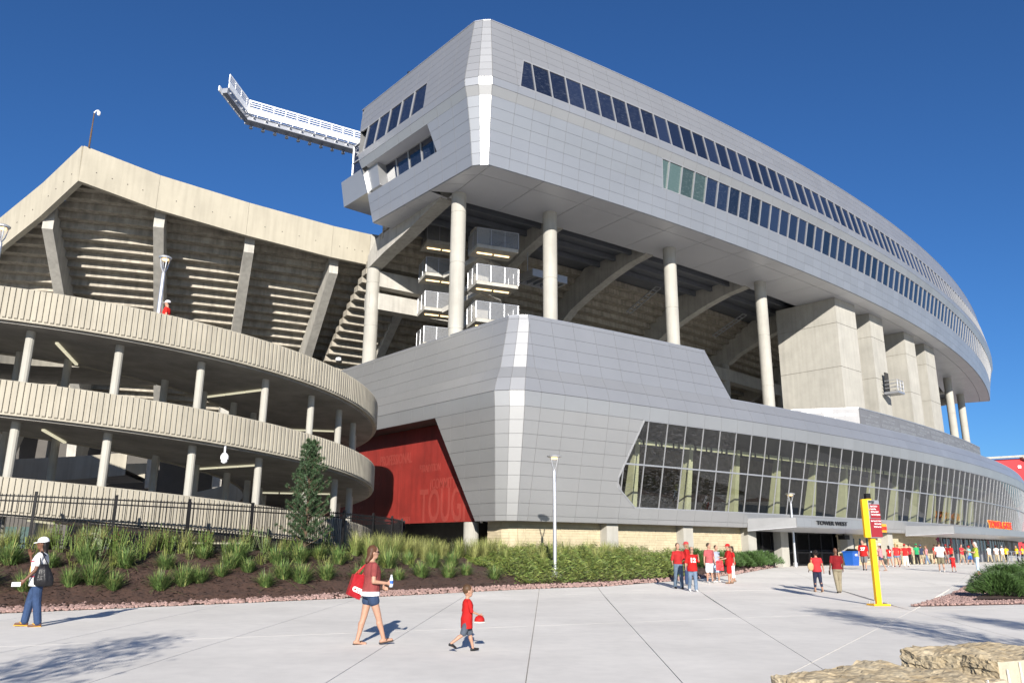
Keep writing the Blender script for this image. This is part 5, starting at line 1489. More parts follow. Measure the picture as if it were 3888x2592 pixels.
# ---------------------------------------------------------------- far red gable building
gr = Vector((194, 300, 0)); gh = root("red_building", gr, "red gabled building with pale roof edge at the far right", "building")
obj("wall", MB().prism([(172, 300, 0), (224, 300, 0), (224, 300, 28), (208, 300, 35.6), (192.8, 300, 35.6), (176, 300, 34.6)], (0, 50, 0)), MT['redroof'], gh)
obj("roof_edge", MB().bar((192.6, 299, 36.2), (228, 299, 20.5), 2.2, 1.3), MT['concrete_new'], gh); obj("roof_edge", MB().bar((172, 299, 35.0), (193, 299, 36.3), 2.0, .7), MT['concrete_new'], gh)
obj("window", MB().box((191.6, 299.8, 32.4), (1.2, .2, 1.0)), MT['white'], gh)
# steel crowd railing near the far doors
rl0 = Vector((46.5, 76.5, gz(76))); crl = root("crowd_railing", rl0, "low grey steel railing in front of the far glass doors", "railing")
for k in range(9):
    q = rl0 + V(1.3 * k, 1.45 * k, 0); obj("post", MB().tube([q, q + V(0, 0, 1.05)], .035, 6), MT['greysteel'], crl)
for zz in (.55, 1.05): obj("rail", MB().tube([rl0 + V(0, 0, zz), rl0 + V(1.3 * 8, 1.45 * 8, zz)], .035, 6), MT['greysteel'], crl)
# ================================================================= people
TS = bpy.data.scenes.new("tmp_remesh")
def remesh(mb, voxel, smooth=2, name="body"):
    me = bpy.data.meshes.new("t"); me.from_pydata(mb.v, [], mb.f); me.update()
    o = bpy.data.objects.new("t", me); TS.collection.objects.link(o)
    m = o.modifiers.new("r", 'REMESH'); m.mode = 'VOXEL'; m.voxel_size = voxel; m.use_smooth_shade = True
    s = o.modifiers.new("s", 'SMOOTH'); s.factor = .5; s.iterations = smooth
    TS.view_layers[0].update(); dg = TS.view_layers[0].depsgraph; dg.update()
    out = bpy.data.meshes.new_from_object(o.evaluated_get(dg)); out.name = name
    bpy.data.objects.remove(o); bpy.data.meshes.remove(me)
    return out
_CM = {}
def cloth(c, rough=.85):
    k = tuple(round(x, 3) for x in c) + (rough,)
    if k not in _CM: _CM[k] = mat("fabric_%d" % len(_CM), c, rough, 0, .14, 7, .9, 13, spec=.2)
    return _CM[k]
def skin(c):
    k = tuple(round(x, 3) for x in c) + ('s',)
    if k not in _CM: _CM[k] = mat("skin_%d" % len(_CM), c, .55, 0, .05, 12, spec=.35)
    return _CM[k]
LIGHT, TAN, DARK, MID = (.36, .205, .14), (.29, .155, .10), (.12, .055, .032), (.20, .10, .06)
DENIM, NAVY, KHAKI, WHITE, RED, MAROON, BLACK, GREY = (.030, .055, .12), (.018, .022, .045), (.30, .25, .17), (.62, .62, .61), (.38, .013, .012), (.17, .009, .012), (.014, .014, .016), (.16, .16, .17)

def person(label, pos, H, yaw, top, bottom, blen, sk=LIGHT, legs=((14, 4), (-12, 8)), arms=None, hair=('short', (.05, .03, .02)), cap=None, shoe=BLACK, sleeve=.55, hem=.86, fat=1.0, near=False, number=None, numback=False, shirt_extra=None, head=1.0, look=0, group=None, brim_dir=0):
    pos = Vector((pos[0], pos[1], pos[2] if len(pos) > 2 else gz(pos[1]))); k = H / 1.75; y = math.radians(yaw)
    f = Vector((math.cos(y), math.sin(y), 0)); l = Vector((-math.sin(y), math.cos(y), 0)); up = V(0, 0, 1)
    r_ = root("person", pos, label, "person", group)
    vox = (.0105 if near else .021) * max(.7, k)
    # legs
    J = {}; zmin = 9
    for s, (a, b_) in ((1, legs[0]), (-1, legs[1])):
        a, b_ = math.radians(a), math.radians(b_); hip = (0, s * .088, .92); kn = (hip[0] + .43 * math.sin(a), s * .092, .92 - .43 * math.cos(a)); an = (kn[0] + .41 * math.sin(a - b_), s * .09, kn[2] - .41 * math.cos(a - b_))
        J[s] = [hip, kn, an, a - b_]; zmin = min(zmin, an[2])
    dz = .08 - zmin
    P = lambda x, yy, z: pos + (f * x + l * yy + up * (z + dz)) * k
    def cap_(mb, a, ra, b_, rb, n=10):
        a, b_ = Vector(a), Vector(b_); d = (b_ - a); L = d.length; d.normalize()
        path = []; rad = []
        for t in (-1, -.7, -.35): path.append(a + d * (ra * t)); rad.append(max(ra * math.sqrt(max(0, 1 - t * t)), .002))
        path.append(a); rad.append(ra); path.append(b_); rad.append(rb)
        for t in (.35, .7, 1): path.append(b_ + d * (rb * t)); rad.append(max(rb * math.sqrt(max(0, 1 - t * t)), .002))
        mb.tube(path, rad, n)
    def loft(mb, rings, n=16):
        b0 = len(mb.v)
        for z, a, b_, cx in rings:
            for j in range(n): t = 2 * PI * j / n; mb.v.append(tuple(P(cx + b_ * math.cos(t), a * math.sin(t), z)))
        for i in range(len(rings) - 1):
            for j in range(n): q = b0 + i * n; mb.f.append((q + j, q + (j + 1) % n, q + n + (j + 1) % n, q + n + j)); mb.m.append(0)
        mb.f.append(tuple(b0 + j for j in reversed(range(n)))); mb.f.append(tuple(b0 + (len(rings) - 1) * n + j for j in range(n))); mb.m += [0, 0]
    body = MB(); F_ = fat
    tor = [(.84, .13, .10, -.01), (.92, .17 * F_, .135 * F_, -.012), (1.05, .15 * F_, .122 * F_, .005), (1.15, .15 * F_, .12 * F_, .012), (1.30, .17 * F_, .132 * F_ ** .5, .012), (1.40, .17, .112, 0), (1.455, .11, .075, -.005), (1.49, .055, .055, -.005)]
    loft(body, tor)
    hc = P(.015, 0, 1.635 + .02 * (head - 1) * 5); hk = k * head; q = math.radians(look); hf = (f * math.cos(q) + l * math.sin(q)); hl = Vector((-hf.y, hf.x, 0))
    HP = lambda x, yy, z: hc + (hf * x + hl * yy + up * z) * hk
    cap_(body, P(-.005, 0, 1.44), .055 * k, HP(-.01, 0, -.06), .052 * k)
    R3 = Matrix((hf, hl, up)).transposed()
    body.ell(HP(0, 0, .02), (.098 * hk, .078 * hk, .118 * hk), 16, 12, R3)
    body.ell(HP(.035, 0, -.055), (.06 * hk, .055 * hk, .062 * hk), 12, 8, R3)
    body.ell(HP(.100, 0, -.005), (.020 * hk, .014 * hk, .026 * hk), 8, 6, R3)
    for s in (1, -1): body.ell(HP(-.005, s * .08, -.002), (.018 * hk, .010 * hk, .030 * hk), 8, 6, R3)
    shirt = MB(); pants = MB()
    # arms
    arms = arms or {}
    hands = {}
    for s in (1, -1):
        ar_ = dict(sw=10 * s * (1 if legs[0][0] < legs[1][0] else -1), ab=9, el=18, inn=0); ar_.update(arms.get(s, {}))
        sw, ab, el, inn_ = [math.radians(ar_[x]) for x in ('sw', 'ab', 'el', 'inn')]
        sh = Vector((0, s * .175 * (1 + (F_ - 1) * .5), 1.405)); du = Vector((math.sin(sw) * math.cos(ab), s * math.sin(ab), -math.cos(sw) * math.cos(ab)))
        e_ = sh + du * .285; df = Vector((math.sin(sw + el), s * (math.sin(ab) * .6 - math.sin(inn_)), -math.cos(sw + el))).normalized(); w_ = e_ + df * .25
        S_, E_, W_ = P(*sh), P(*e_), P(*w_)
        cap_(body, S_, .052 * k, E_, .040 * k); cap_(body, E_, .040 * k, W_, .027 * k)
        dW = (W_ - E_).normalized(); hx = dW.cross(l).normalized() if abs(dW.dot(l)) < .95 else f
        pc = W_ + dW * .05 * k; body.ell(pc, (.022 * k, .040 * k, .052 * k), 10, 8, Matrix((l, hx, dW)).transposed())
        if near:
            for j in range(4):
                o = hx * ((j - 1.5) * .019 * k); ln = (.066, .076, .072, .056)[j] * k; b0 = W_ + dW * .085 * k + o; m_ = b0 + dW * ln * .55 - l * s * .012 * k; cap_(body, b0, .0098 * k, m_, .0095 * k, 6); cap_(body, m_, .0095 * k, m_ + (dW * .7 - l * s * .8).normalized() * ln * .5, .0085 * k, 6)
            b0 = W_ + dW * .03 * k + hx * .034 * k; cap_(body, b0, .0125 * k, b0 + (dW * .75 + hx * .65).normalized() * .055 * k, .0105 * k, 6)
        else: cap_(body, W_ + dW * .07 * k, .022 * k, W_ + dW * .13 * k - l * s * .02 * k, .015 * k, 6)
        hands[s] = (W_ + dW * .09 * k, dW)
        if sleeve: 
            if sleeve <= 1: cap_(shirt, S_, .066 * k, S_.lerp(E_, sleeve), .060 * k)
            else: cap_(shirt, S_, .064 * k, E_, .055 * k); cap_(shirt, E_, .055 * k, E_.lerp(W_, sleeve - 1), .045 * k)
    for s in (1, -1):
        hip, kn, an, ang = J[s]; A_, K_, N_ = P(*hip), P(*kn), P(*an)
        cap_(body, A_, .092 * k, K_, .062 * k); cap_(body, K_, .060 * k, N_, .038 * k)
        calf = K_.lerp(N_, .3) - f * .012 * k; cap_(body, calf, .060 * k, K_.lerp(N_, .6), .046 * k)
        fd = (f * math.cos(ang) + up * (-math.sin(ang) * -1 if False else math.sin(max(-.6, min(.6, ang))) * .6)).normalized()
        toe = N_ + fd * .155 * k - up * .045 * k; heel = N_ - f * .045 * k - up * .04 * k
        cap_(body, heel, .034 * k, toe, .026 * k)
        # trousers
        if blen == 'long': cap_(pants, A_, .106 * k * F_ ** .5, K_, .082 * k); cap_(pants, K_, .082 * k, K_.lerp(N_, .97), .074 * k)
        elif blen == 'capri': cap_(pants, A_, .104 * k * F_ ** .5, K_, .075 * k); cap_(pants, K_, .075 * k, K_.lerp(N_, .62), .058 * k)
        elif blen == 'shorts': cap_(pants, A_, .108 * k * F_ ** .5, A_.lerp(K_, .92), .100 * k)
        elif blen == 'mini': cap_(pants, A_, .108 * k * F_ ** .5, A_.lerp(K_, .34), .106 * k)
        if shoe:
            sh_ = MB(); cap_(sh_, heel + up * .004 * k, .043 * k, N_ + fd * .05 * k - up * .032 * k, .044 * k); cap_(sh_, N_ + fd * .05 * k - up * .035 * k, .044 * k, toe + up * .0 * k, .033 * k)
            me = remesh(sh_, vox * 1.1, 1, "shoe"); me.materials.append(cloth(shoe, .5)); link("shoe", me, r_, (0, 0, 0))
        else:
            so = MB(); a0, a1 = heel - up * .035 * k, toe - up * .026 * k
            so.bar(a0 - f * .03 * k, a1 + fd * .03 * k, .085 * k, .018 * k); so.tube([N_ + fd * .04 * k + l * .04 * k - up * .03 * k, N_ + fd * .09 * k - up * .005 * k, N_ + fd * .04 * k - l * .04 * k - up * .03 * k], .009 * k, 6)
            obj("sandal", so, cloth((.04, .03, .025) if near != 2 else (.55, .30, .03), .6), r_)
    loft(pants, [(.83, .13 * F_, .10 * F_, -.01), (.88, .175 * F_, .14 * F_, -.014), (.96, .178 * F_, .142 * F_, -.01), (1.04, .158 * F_, .13 * F_, .003)])
    t1 = [(z, max(a * 1.09 + .006, .186 * F_ if z < .95 else 0), max(b_ * 1.10 + .006, .152 * F_ if z < .95 else 0), cx) for z, a, b_, cx in tor if hem + .02 < z < 1.47]
    loft(shirt, [(hem, .188 * F_, .155 * F_, -.008), (hem + .03, .187 * F_, .153 * F_, -.006)] + [t for t in t1 if t[0] > hem + .06] + [(1.475, .075, .066, -.004)])
    for nm, b, c in (("body", body, skin(sk)), ("trousers", pants, cloth(bottom)), ("shirt", shirt, cloth(top))):
        me = remesh(b, vox, 2, nm); me.materials.append(c); link(nm, me, r_, (0, 0, 0))
    for o in r_.children:
        if o.data and len(o.data.vertices) and o.name.split('.')[0] in ('body', 'trousers', 'shirt', 'shoe'): o.location = -pos
    # hair / cap
    hs, hcol = hair
    if hs != 'bald':
        hb = MB(); hb.ell(HP(-.020, 0, .040), (.102 * hk, .087 * hk, .108 * hk), 16, 12, R3)
        if hs in ('long', 'bob'):
            hb.ell(HP(-.055, 0, -.03), (.065 * hk, .088 * hk, .11 * hk), 12, 10, R3)
            cap_(hb, HP(-.06, .03, -.05), .05 * hk, HP(-.085 - (.03 if hs == 'bob' else 0), .035, -.16 if hs == 'bob' else -.24), .034 * hk); cap_(hb, HP(-.06, -.03, -.05), .05 * hk, HP(-.085 - (.03 if hs == 'bob' else 0), -.035, -.15 if hs == 'bob' else -.25), .034 * hk)
        if hs == 'curly':
            rr = random.Random(3)
            for j in range(26): v = V(rr.gauss(0, 1), rr.gauss(0, 1), rr.gauss(.5, 1)).normalized(); hb.ell(HP(-.03 + v.x * .10, v.y * .10, .04 + v.z * .10), (.035 * hk,) * 3, 8, 6)
        me = remesh(hb, vox, 1, "hair"); me.materials.append(cloth(hcol, .5)); o = link("hair", me, r_, (0, 0, 0)); o.location = -pos
    if cap:
        cb = MB(); cb.ell(HP(-.008, 0, .062), (.112 * hk, .096 * hk, .092 * hk), 16, 10, R3)
        cb.v = [tuple(Vector(v) if (Vector(v) - HP(0, 0, .035)).z > 0 else Vector(v) * 1 + up * ((HP(0, 0, .035).z - v[2]))) for v in cb.v]
        sgn = -1 if brim_dir else 1
        co = obj("cap", cb, cloth(cap, .7), r_, smooth=True)
        bb_ = MB(); ring = []
        for j in range(9): a = -PI / 2 + PI * j / 8; ring.append(HP(sgn * (.07 + .10 * math.cos(a)), .080 * math.sin(a), .045 - .018 * math.cos(a)))
        bb_.prism(ring, -up * .012 * hk); obj("cap_brim", bb_, cloth(cap, .7), co)
    if near:
        for s in (1, -1): obj("eye", MB().ell(HP(.086, s * .032, .018), (.008 * hk, .012 * hk, .008 * hk), 8, 6, R3), cloth((.02, .015, .012), .3), r_, smooth=True)
        obj("mouth", MB().ell(HP(.090, 0, -.058), (.006 * hk, .022 * hk, .006 * hk), 8, 6, R3), cloth((.30, .10, .08), .5), r_, smooth=True)
    if number:
        a, b_ = .165 * 1.09 * F_ + .012, .132 * 1.10 * F_ ** .5 + .012; mb = text_mb(number, .24, .004, 'CENTER', .012); sg = -1 if numback else 1
        mb.v = [tuple(P((sg * (b_ * math.sqrt(max(.05, 1 - (v[0] / a) ** 2)) + .003 + v[2])), sg * v[0] * -1 if False else (v[0] if sg > 0 else -v[0]) * 1.0 * (1 if True else 1), 1.16 + v[1])) for v in ((-q[0] * -1, q[1], q[2]) for q in mb.v)]
        obj("shirt_number", mb, cloth((.80, .78, .70)), r_)
    return dict(root=r_, P=P, HP=HP, hands=hands, k=k, f=f, l=l, up=up, pos=pos, R3=R3, cap_=cap_, vox=vox)

def glasses(p):
    m = MB(); HP = p['HP']; k = p['k']
    for s in (1, -1): m.ell(HP(.094, s * .034, .018), (.010 * k, .028 * k, .020 * k), 10, 6, p['R3'])
    m.bar(HP(.098, -.06, .024), HP(.098, .06, .024), .012 * k, .012 * k)
    for s in (1, -1): m.bar(HP(.09, s * .066, .024), HP(.0, s * .084, .022), .008 * k, .012 * k)
    obj("sunglasses", m, MT['black'], p['root'])

# --- woman on the left in white cap, looking left, bag on her arm
w1 = person("woman in white cap, white tee and blue jeans with a black bag, facing left", (-9.95, 17.4), 1.78, -158, WHITE, DENIM, 'long', DARK, legs=((-6, 4), (14, 8)), arms={1: dict(sw=8, ab=8, el=32, inn=0), -1: dict(sw=34, ab=4, el=132, inn=26)}, hair=('long', (.012, .010, .010)), cap=(.80, .80, .80), shoe=None, near=2, hem=.80, fat=1.14, sleeve=.62)
P = w1['P']; R = w1['root']
bagm = MB(); 
for z, a, b_ in ((0, .19, .07), (.10, .24, .10), (.25, .23, .095), (.40, .15, .05)): pass
bg_ = MB(); n = 40; ringz = ((.80, .12, .045), (.84, .17, .07), (.96, .175, .075), (1.10, .13, .055), (1.24, .07, .03))
for z, a, b_ in ringz:
    for j in range(n): t = 2 * PI * j / n; bg_.v.append(tuple(P(-.10 + (1.24 - z) * -.10 + a * math.cos(t) * (1 + .06 * math.sin(9 * t)), .26 + b_ * math.sin(t) * (1 + .12 * math.cos(7 * t)), z)))
for i in range(len(ringz) - 1):
    for j in range(n): q = i * n; bg_.f.append((q + j, q + (j + 1) % n, q + n + (j + 1) % n, q + n + j)); bg_.m.append(0)
bg_.f.append(tuple(reversed(range(n)))); bg_.f.append(tuple((len(ringz) - 1) * n + j for j in range(n))); bg_.m += [0, 0]
bag = root("shoulder_bag", P(-.12, .27, .8), "black slouchy shoulder bag on the arm of the woman in the white cap", "bag")
obj("bag_body", bg_, cloth(BLACK, .35), bag, smooth=True)
for s in (-1, 1): obj("strap", MB().tube([P(-.12 + s * .07, .26, 1.2), P(-.06 + s * .05, .255, 1.33), P(-.01, .20, 1.495), P(-.10, .17, 1.40)], .012, 6), cloth(BLACK, .4), bag)
h, d = w1['hands'][1]
obj("paper", MB().box(h + w1['f'] * .09 + V(0, 0, -.02), (.16, .02, .085), (w1['f'], w1['l'], V(0, 0, 1))), cloth((.80, .80, .80)), label="white folded paper held by the woman in the white cap", cat="paper")
cf = MB()
for zz, a_ in ((1.28, .165), (.98, .172)):
    ring = [P(.011 + .145 * math.cos(t) * 1.14, a_ * math.sin(t) * 1.22, zz + .012) for t in [PI * (j / 10) - PI / 2 + PI * .0 for j in range(11)]]
    cf.tube(ring, .012 * w1['k'], 6)
obj("shirt_stripe", cf, cloth((.40, .03, .06)), R)
obj("shirt_print", MB().ell(P(.13, .02, 1.14), (.05, .09, .12), 12, 8, w1['R3']), cloth((.62, .32, .12)), R, smooth=True)

# --- woman walking right with red tote
w2 = person("woman in faded red tee and denim shorts walking right with a red tote", (-2.47, 14.65), 1.67, 24, (.20, .045, .043), (.03, .05, .10), 'mini', LIGHT, legs=((-11, 3), (19, 2)), arms={-1: dict(sw=-4, ab=12, el=88, inn=10), 1: dict(sw=6, ab=10, el=60)}, hair=('bob', (.085, .04, .022)), shoe=None, near=1, hem=.93, fat=1.16)
glasses(w2); P = w2['P']
wh = MB()
nn_ = 16
for z, a, b_ in ((.875, .195, .160), (.95, .197, .162)):
    for j in range(nn_): t = 2 * PI * j / nn_; wh.v.append(tuple(P(-.008 + b_ * 1.10 * math.cos(t), a * 1.12 * math.sin(t), z)))
for j in range(nn_): wh.f.append((j, (j + 1) % nn_, nn_ + (j + 1) % nn_, nn_ + j)); wh.m.append(0)
obj("undershirt_hem", wh, cloth((.78, .78, .78)), w2['root'], smooth=True)
tote = root("tote_bag", P(-.27, .10, .80), "glossy red tote bag with white print behind the woman in denim shorts", "bag")
tv = [P(-.44, -.04, .90), P(-.20, .0, .80), P(-.20, .16, .80), P(-.44, .12, .90), P(-.33, -.06, 1.26), P(-.06, -.03, 1.24), P(-.06, .16, 1.24), P(-.33, .14, 1.26)]
obj("bag_body", MB().add(tv, [(3, 2, 1, 0), (4, 5, 6, 7), (0, 1, 5, 4), (1, 2, 6, 5), (2, 3, 7, 6), (3, 0, 4, 7)]), cloth((.30, .014, .02), .35), tote)
for yy in (-.03, .15): obj("strap", MB().tube([P(-.27, yy, 1.25), P(-.12, .10 + yy * .3, 1.40), P(-.03, .16, 1.475), P(-.08, .12 + yy * .3, 1.36), P(-.13, yy, 1.24)], .010, 6), cloth((.42, .02, .03), .4), tote)
e1_ = (tv[1] - tv[0]).normalized(); u1_ = (tv[4] - tv[0]).normalized(); n1_ = e1_.cross(u1_).normalized()
n1_ = n1_ if n1_.y < 0 else -n1_
obj("bag_print", place(text_mb("CITI", .10, .003, 'LEFT', .008), tv[0] + e1_ * .05 + u1_ * .10 + n1_ * .014, e1_, u1_, n1_), MT['wletter'], tote)
h, d = w2['hands'][-1]
bt = root("water_bottle", h + V(0, 0, -.03), "clear water bottle with blue label in the walking woman's hand", "bottle")
obj("bottle", MB().lathe(h + V(.0, 0, -.06), [(.028, 0), (.032, .02), (.032, .13), (.028, .15), (.013, .19)], 12), cloth((.55, .62, .70), .1), bt, smooth=True)
obj("bottle_label", MB().lathe(h + V(.0, 0, .0), [(.0335, 0), (.0335, .05)], 12), MT['blue'], bt); obj("bottle_cap", MB().lathe(h + V(0, 0, .13), [(.014, 0), (.014, .02)], 10), MT['white'], bt)

# --- boy in red jersey
bo = person("small boy in red football jersey walking right behind the woman", (-.71, 13.78), 1.0, 18, RED, (.07, .085, .11), 'shorts', LIGHT, legs=((16, 2), (-18, 38)), arms={-1: dict(sw=14, ab=9, el=55, inn=8), 1: dict(sw=-10, ab=8, el=20)}, hair=('short', (.075, .042, .022)), shoe=BLACK, near=1, hem=.66, sleeve=.98, fat=1.12, head=1.42)
h, d = bo['hands'][-1]
hatb = root("baseball_cap", h, "red cap with white lining carried by the small boy", "cap")
hm = MB().lathe(h - bo['f'] * .04 + V(.0, -.03, -.085), [(.085, 0), (.082, .04), (.062, .075), (.02, .10)], 14); obj("crown", hm, cloth(RED, .6), hatb, smooth=True)
obj("lining", MB().lathe(h - bo['f'] * .04 + V(.0, -.03, -.097), [(.095, 0), (.088, .014)], 14), cloth((.78, .74, .6)), hatb)
cs = MB()
P = bo['P']
# --- couple walking away
cw = person("woman in red tee and dark cropped jeans walking away with a beige bag", (12.1, 32.45), 1.57, 92, (.40, .03, .035), NAVY, 'capri', TAN, legs=((10, 4), (-10, 12)), arms={-1: dict(sw=-14, ab=12, el=14), 1: dict(sw=6, ab=12, el=30)}, hair=('curly', (.014, .011, .010)), shoe=(.35, .22, .14), fat=1.12)
P = cw['P']; hbg = root("handbag", P(-.05, .28, .95), "beige handbag on the shoulder of the woman walking away", "bag")
obj("bag_body", MB().ell(P(-.04, .27, 1.08), (.13, .05, .16), 12, 8), cloth((.38, .28, .15), .6), hbg, smooth=True); obj("strap", MB().tube([P(-.08, .27, 1.2), P(-.02, .2, 1.47), P(.05, .26, 1.2)], .012, 6), cloth((.45, .33, .16)), hbg)
cm = person("bald man in maroon polo and khaki trousers walking away beside her", (12.72, 32.0), 1.68, 88, MAROON, (.22, .19, .13), 'long', DARK, legs=((-10, 10), (10, 4)), arms={1: dict(sw=-8, ab=14, el=14), -1: dict(sw=8, ab=14, el=18)}, hair=('bald', (0, 0, 0)), shoe=(.10, .08, .06), fat=1.14, hem=.93, sleeve=.75)
h, d = cm['hands'][1]; obj("radio_handset", MB().box(h, (.05, .05, .16)).bar(h + V(0, 0, .08), h + V(0, 0, .2), .012, .012, (1, 0, 0)), MT['black'], label="black radio handset in the hand of the bald man", cat="radio")
# --- group by the hedge
person("man in dark red shirt and jeans walking toward the camera by the hedge", (6.88, 33.67), 1.80, -84, (.34, .02, .02), (.10, .14, .19), 'long', LIGHT, legs=((8, 3), (-8, 14)), arms={1: dict(sw=10, ab=14, el=75, inn=30), -1: dict(sw=4, ab=16, el=50)}, hair=('short', (.03, .02, .015)), shoe=BLACK, sleeve=1.35, hem=.95)
pb_ = person("balding man in red number 12 jersey and loose jeans with hand at his face", (7.15, 32.3), 1.68, -88, RED, (.13, .18, .25), 'long', LIGHT, legs=((10, 3), (-10, 16)), arms={1: dict(sw=38, ab=10, el=110, inn=16), -1: dict(sw=4, ab=16, el=30)}, hair=('bald', (0, 0, 0)), shoe=(.75, .75, .75), sleeve=.95, hem=.80, fat=1.14, number="12")
glasses(pb_)
person("person in red and white cap standing behind the man in the 12 jersey", (7.75, 36.0), 1.82, 165, RED, DENIM, 'long', TAN, hair=('long', (.22, .15, .08)), cap=(.45, .05, .05), shoe=GREY, legs=((4, 2), (-4, 4)), fat=1.05)
pc_ = person("man in dusty red tee and white shorts looking right by the hedge", (9.14, 37.7), 1.75, -72, (.36, .085, .09), (.76, .76, .76), 'shorts', LIGHT, legs=((5, 2), (-4, 3)), arms={1: dict(sw=0, ab=12, el=10), -1: dict(sw=0, ab=14, el=10)}, hair=('short', (.05, .035, .025)), shoe=(.45, .45, .45), sleeve=.7, fat=1.08, look=35)
P = pc_['P']
em = [(-.12, 0), (-.04, .055), (.06, .05), (.13, 0), (.05, -.06), (-.05, -.05)]
obj("shirt_emblem", MB().add([P(.150 * math.sqrt(max(.1, 1 - (x / .21) ** 2)) + .008, x, 1.24 + z) for x, z in em], [tuple(range(6))]), cloth((.55, .28, .28)), pc_['root'])
person("man in grey blue shirt and pale shorts half hidden behind the dusty red tee", (9.62, 38.3), 1.64, -60, (.30, .34, .42), (.32, .42, .55), 'shorts', LIGHT, hair=('short', (.06, .04, .03)), shoe=(.6, .6, .6), legs=((3, 2), (-3, 3)))
pd_ = person("man in red cap, red jersey and red shorts standing in profile facing left", (9.9, 37.2), 1.72, 172, RED, (.50, .015, .015), 'shorts', LIGHT, legs=((4, 3), (-6, 3)), arms={1: dict(sw=20, ab=8, el=55, inn=5), -1: dict(sw=25, ab=8, el=70, inn=5)}, hair=('short', (.06, .04, .03)), cap=(.52, .015, .015), shoe=(.16, .09, .05), sleeve=.95, hem=.80, fat=1.15)
h, d = pd_['hands'][1]; rbag = obj("carrier_bag", taper(h + V(-.02, -.02, -.45), .34, .10, .28, .06, .42, (V(1, 0, 0), V(0, 1, 0), V(0, 0, 1))).tube([h + V(-.1, -.02, -.03), h + V(0, -.02, .06), h + V(.1, -.02, -.03)], .01, 6), cloth((.50, .015, .02), .4), label="red carrier bag held by the man in red shorts", cat="bag")
person("woman in red jersey and white trousers behind the man in red shorts", (10.38, 38.35), 1.60, 180, RED, (.74, .74, .74), 'capri', TAN, hair=('long', (.03, .02, .015)), shoe=(.2, .14, .1), legs=((3, 2), (-5, 3)), number=None)
# --- man on the top ramp deck
t = math.radians(34.9); q = rp(t, 13.35, ZT[0] + KR * t - 1.02)
person("man in red shirt and white cap on the top ramp deck", (q.x, q.y, q.z), 1.78, 190, (.62, .02, .015), DENIM, 'long', LIGHT, hair=('short', (.03, .02, .02)), cap=(.78, .78, .78), shoe=BLACK)

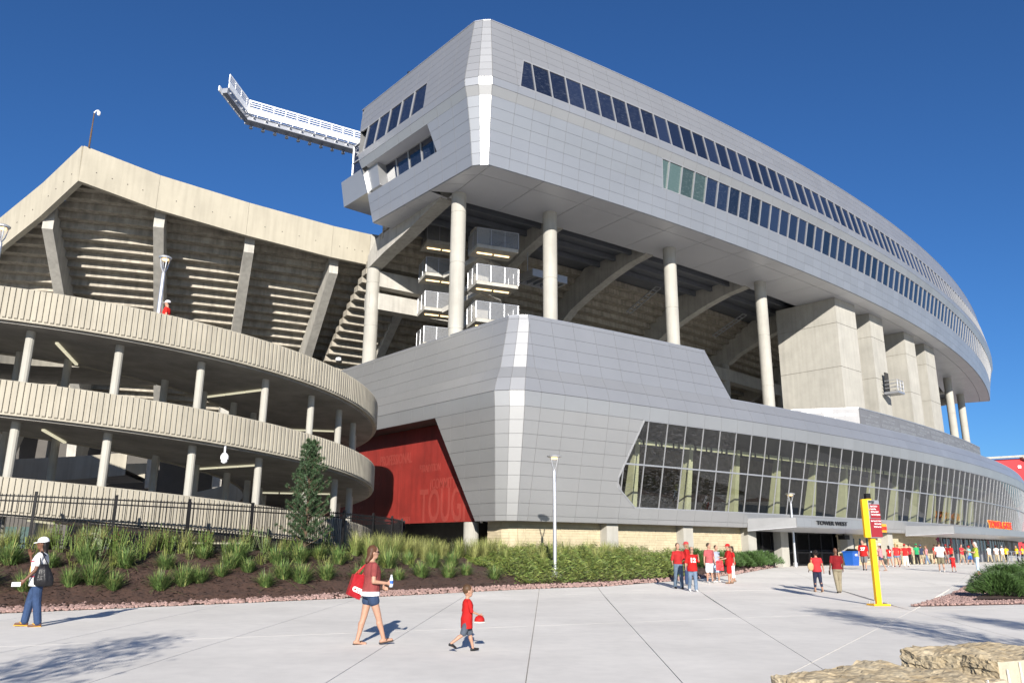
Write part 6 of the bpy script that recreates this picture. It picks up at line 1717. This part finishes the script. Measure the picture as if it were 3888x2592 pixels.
# --- crowd by the entrance
G_ = "people in the crowd near the entrance"
C_ = [
 ("man in red number 27 jersey and grey shorts facing left behind the yellow sign", (21.47, 49.73), 1.80, -120, RED, (.14, .14, .145), 'shorts', dict(number="27", hair=('short', (.08, .06, .05)), shoe=BLACK, fat=1.15, look=-40, hem=.82, sleeve=.9)),
 ("woman in striped top, white cap and denim shorts right of the yellow post", (22.3, 49.3), 1.58, 150, (.50, .20, .22), (.05, .06, .10), 'mini', dict(cap=(.78, .78, .78), hair=('long', (.03, .02, .015)), shoe=(.3, .2, .15), arms={1: dict(sw=60, ab=10, el=120), -1: dict(sw=10, ab=10, el=40)}, legs=((14, 4), (-14, 6)))),
 ("dark haired woman in red number 7 jersey seen from behind", (25.95, 56.05), 1.42, 95, RED, (.16, .20, .27), 'mini', dict(number="7", numback=True, hair=('long', (.012, .010, .010)), shoe=(.7, .7, .7), sk=TAN)),
 ("blond woman in red tee and denim shorts seen from behind", (26.5, 56.2), 1.56, 90, (.55, .03, .03), (.15, .19, .27), 'mini', dict(hair=('bob', (.32, .22, .10)), shoe=(.3, .1, .08))),
 ("person in red jersey standing between the blond woman and the white trousers", (29.6, 62.4), 1.52, 60, RED, GREY, 'shorts', dict(hair=('short', (.2, .13, .06)))),
 ("person in red shirt, red cap and white trousers walking away", (27.2, 56.35), 1.52, 80, (.52, .02, .02), (.76, .76, .76), 'long', dict(cap=(.50, .02, .02), hair=('short', (.06, .04, .03)), shoe=(.2, .12, .08), fat=1.1, legs=((12, 4), (-12, 10)))),
 ("person in dark red top and black trousers near the brick wall", (32.02, 65.6), 1.58, 10, (.35, .02, .03), BLACK, 'long', dict(hair=('short', (.02, .015, .012)))),
 ("man in green shirt and green cap with black trousers", (33.1, 66.6), 1.62, 80, (.02, .26, .10), BLACK, 'long', dict(cap=(.02, .26, .10), hair=('short', (.05, .03, .02)))),
 ("man in navy tee and khaki shorts with a blue cap", (33.7, 67.1), 1.55, 85, (.03, .04, .075), KHAKI, 'shorts', dict(cap=(.06, .10, .22), hair=('short', (.05, .03, .02)), fat=1.08)),
 ("woman in pink top and jeans with a green bag", (34.5, 67.8), 1.50, 170, (.58, .27, .29), (.14, .19, .28), 'long', dict(hair=('bob', (.12, .06, .03)))),
 ("man in white tee and olive shorts walking away holding a child's hand", (25.5, 48.54), 1.74, 72, (.76, .76, .78), (.16, .14, .09), 'shorts', dict(hair=('short', (.05, .035, .025)), shoe=(.55, .55, .55), fat=1.15, arms={-1: dict(sw=5, ab=26, el=8), 1: dict(sw=0, ab=16, el=16)}, legs=((12, 4), (-10, 10)))),
 ("small child in red shirt and red shorts holding the man's hand", (26.3, 48.7), 1.0, 80, (.55, .02, .02), (.50, .02, .02), 'shorts', dict(hair=('short', (.05, .03, .02)), head=1.4, legs=((14, 4), (-14, 14)), arms={1: dict(sw=40, ab=50, el=20)})),
 ("person in red top and black shorts behind the white tee", (35.6, 68.5), 1.60, 100, RED, BLACK, 'shorts', dict(hair=('short', (.05, .03, .02)))),
 ("person in maroon top in front of the glass doors", (36.8, 69.0), 1.60, 70, MAROON, GREY, 'shorts', dict(cap=(.4, .02, .02), hair=('short', (.05, .03, .02)))),
 ("man in red shirt and blue jeans with a red cap", (38.6, 71.6), 1.62, 190, (.58, .02, .02), (.10, .15, .24), 'long', dict(cap=(.5, .02, .02), hair=('short', (.05, .03, .02)), fat=1.15)),
 ("man in red tee and khaki shorts with folded arms", (37.6, 68.1), 1.62, -70, (.50, .03, .04), KHAKI, 'shorts', dict(hair=('short', (.05, .03, .02)), shoe=(.6, .6, .6), arms={1: dict(sw=20, ab=8, el=95, inn=40), -1: dict(sw=20, ab=8, el=95, inn=40)})),
 ("woman in teal top with a yellow bag and blue skirt", (38.4, 68.4), 1.50, 120, (.16, .42, .38), (.03, .10, .35), 'shorts', dict(hair=('short', (.3, .05, .04)), cap=(.5, .03, .03))),
 ("grey haired woman in black top, lime vest and pale cropped jeans facing left", (26.05, 45.76), 1.75, 168, (.33, .38, .05), (.40, .52, .66), 'capri', dict(hair=('bob', (.45, .44, .42)), shoe=(.35, .2, .15), arms={1: dict(sw=35, ab=10, el=75), -1: dict(sw=40, ab=10, el=80)}, legs=((3, 2), (-5, 3)), hem=.92)),
 ("man in white shirt and khaki trousers, left of the pair by the doors", (47.2, 80.6), 1.62, 100, (.74, .74, .74), (.36, .30, .20), 'long', dict(hair=('short', (.05, .03, .02)))),
 ("man in white shirt and red cap with khaki trousers by the doors", (49.0, 82.4), 1.64, 70, (.74, .74, .74), (.38, .32, .22), 'long', dict(cap=(.5, .03, .03), hair=('short', (.05, .03, .02)))),
 ("person in white cap and khaki trousers beside the yellow shirts", (49.9, 82.9), 1.64, 100, (.72, .70, .66), (.36, .31, .22), 'long', dict(cap=(.75, .75, .75), hair=('short', (.05, .03, .02)))),
 ("staff member in yellow shirt and black trousers, first from the left", (50.6, 83.4), 1.62, 60, (.75, .48, .02), BLACK, 'long', dict(hair=('short', (.05, .03, .02)))),
 ("staff member in yellow shirt and black trousers, right of the white post", (52.1, 84.1), 1.64, 190, (.75, .48, .02), BLACK, 'long', dict(hair=('short', (.2, .15, .08)))),
 ("staff member in yellow shirt and black trousers at the right picture edge", (52.9, 84.4), 1.62, 120, (.75, .48, .02), BLACK, 'long', dict(hair=('short', (.05, .03, .02)))),
 ("steward in yellow vest standing in the dark gateway", (18.6, 56.9), 1.60, -60, (.75, .45, .02), BLACK, 'long', dict(hair=('short', (.05, .03, .02)), sk=DARK)),
]
for lab, ps, h_, yw, tp, bt_, bl_, kw in C_:
    person(lab, ps, h_, yw, tp, bt_, bl_, kw.pop('sk', LIGHT), group=G_, **kw)
bpy.data.scenes.remove(TS)
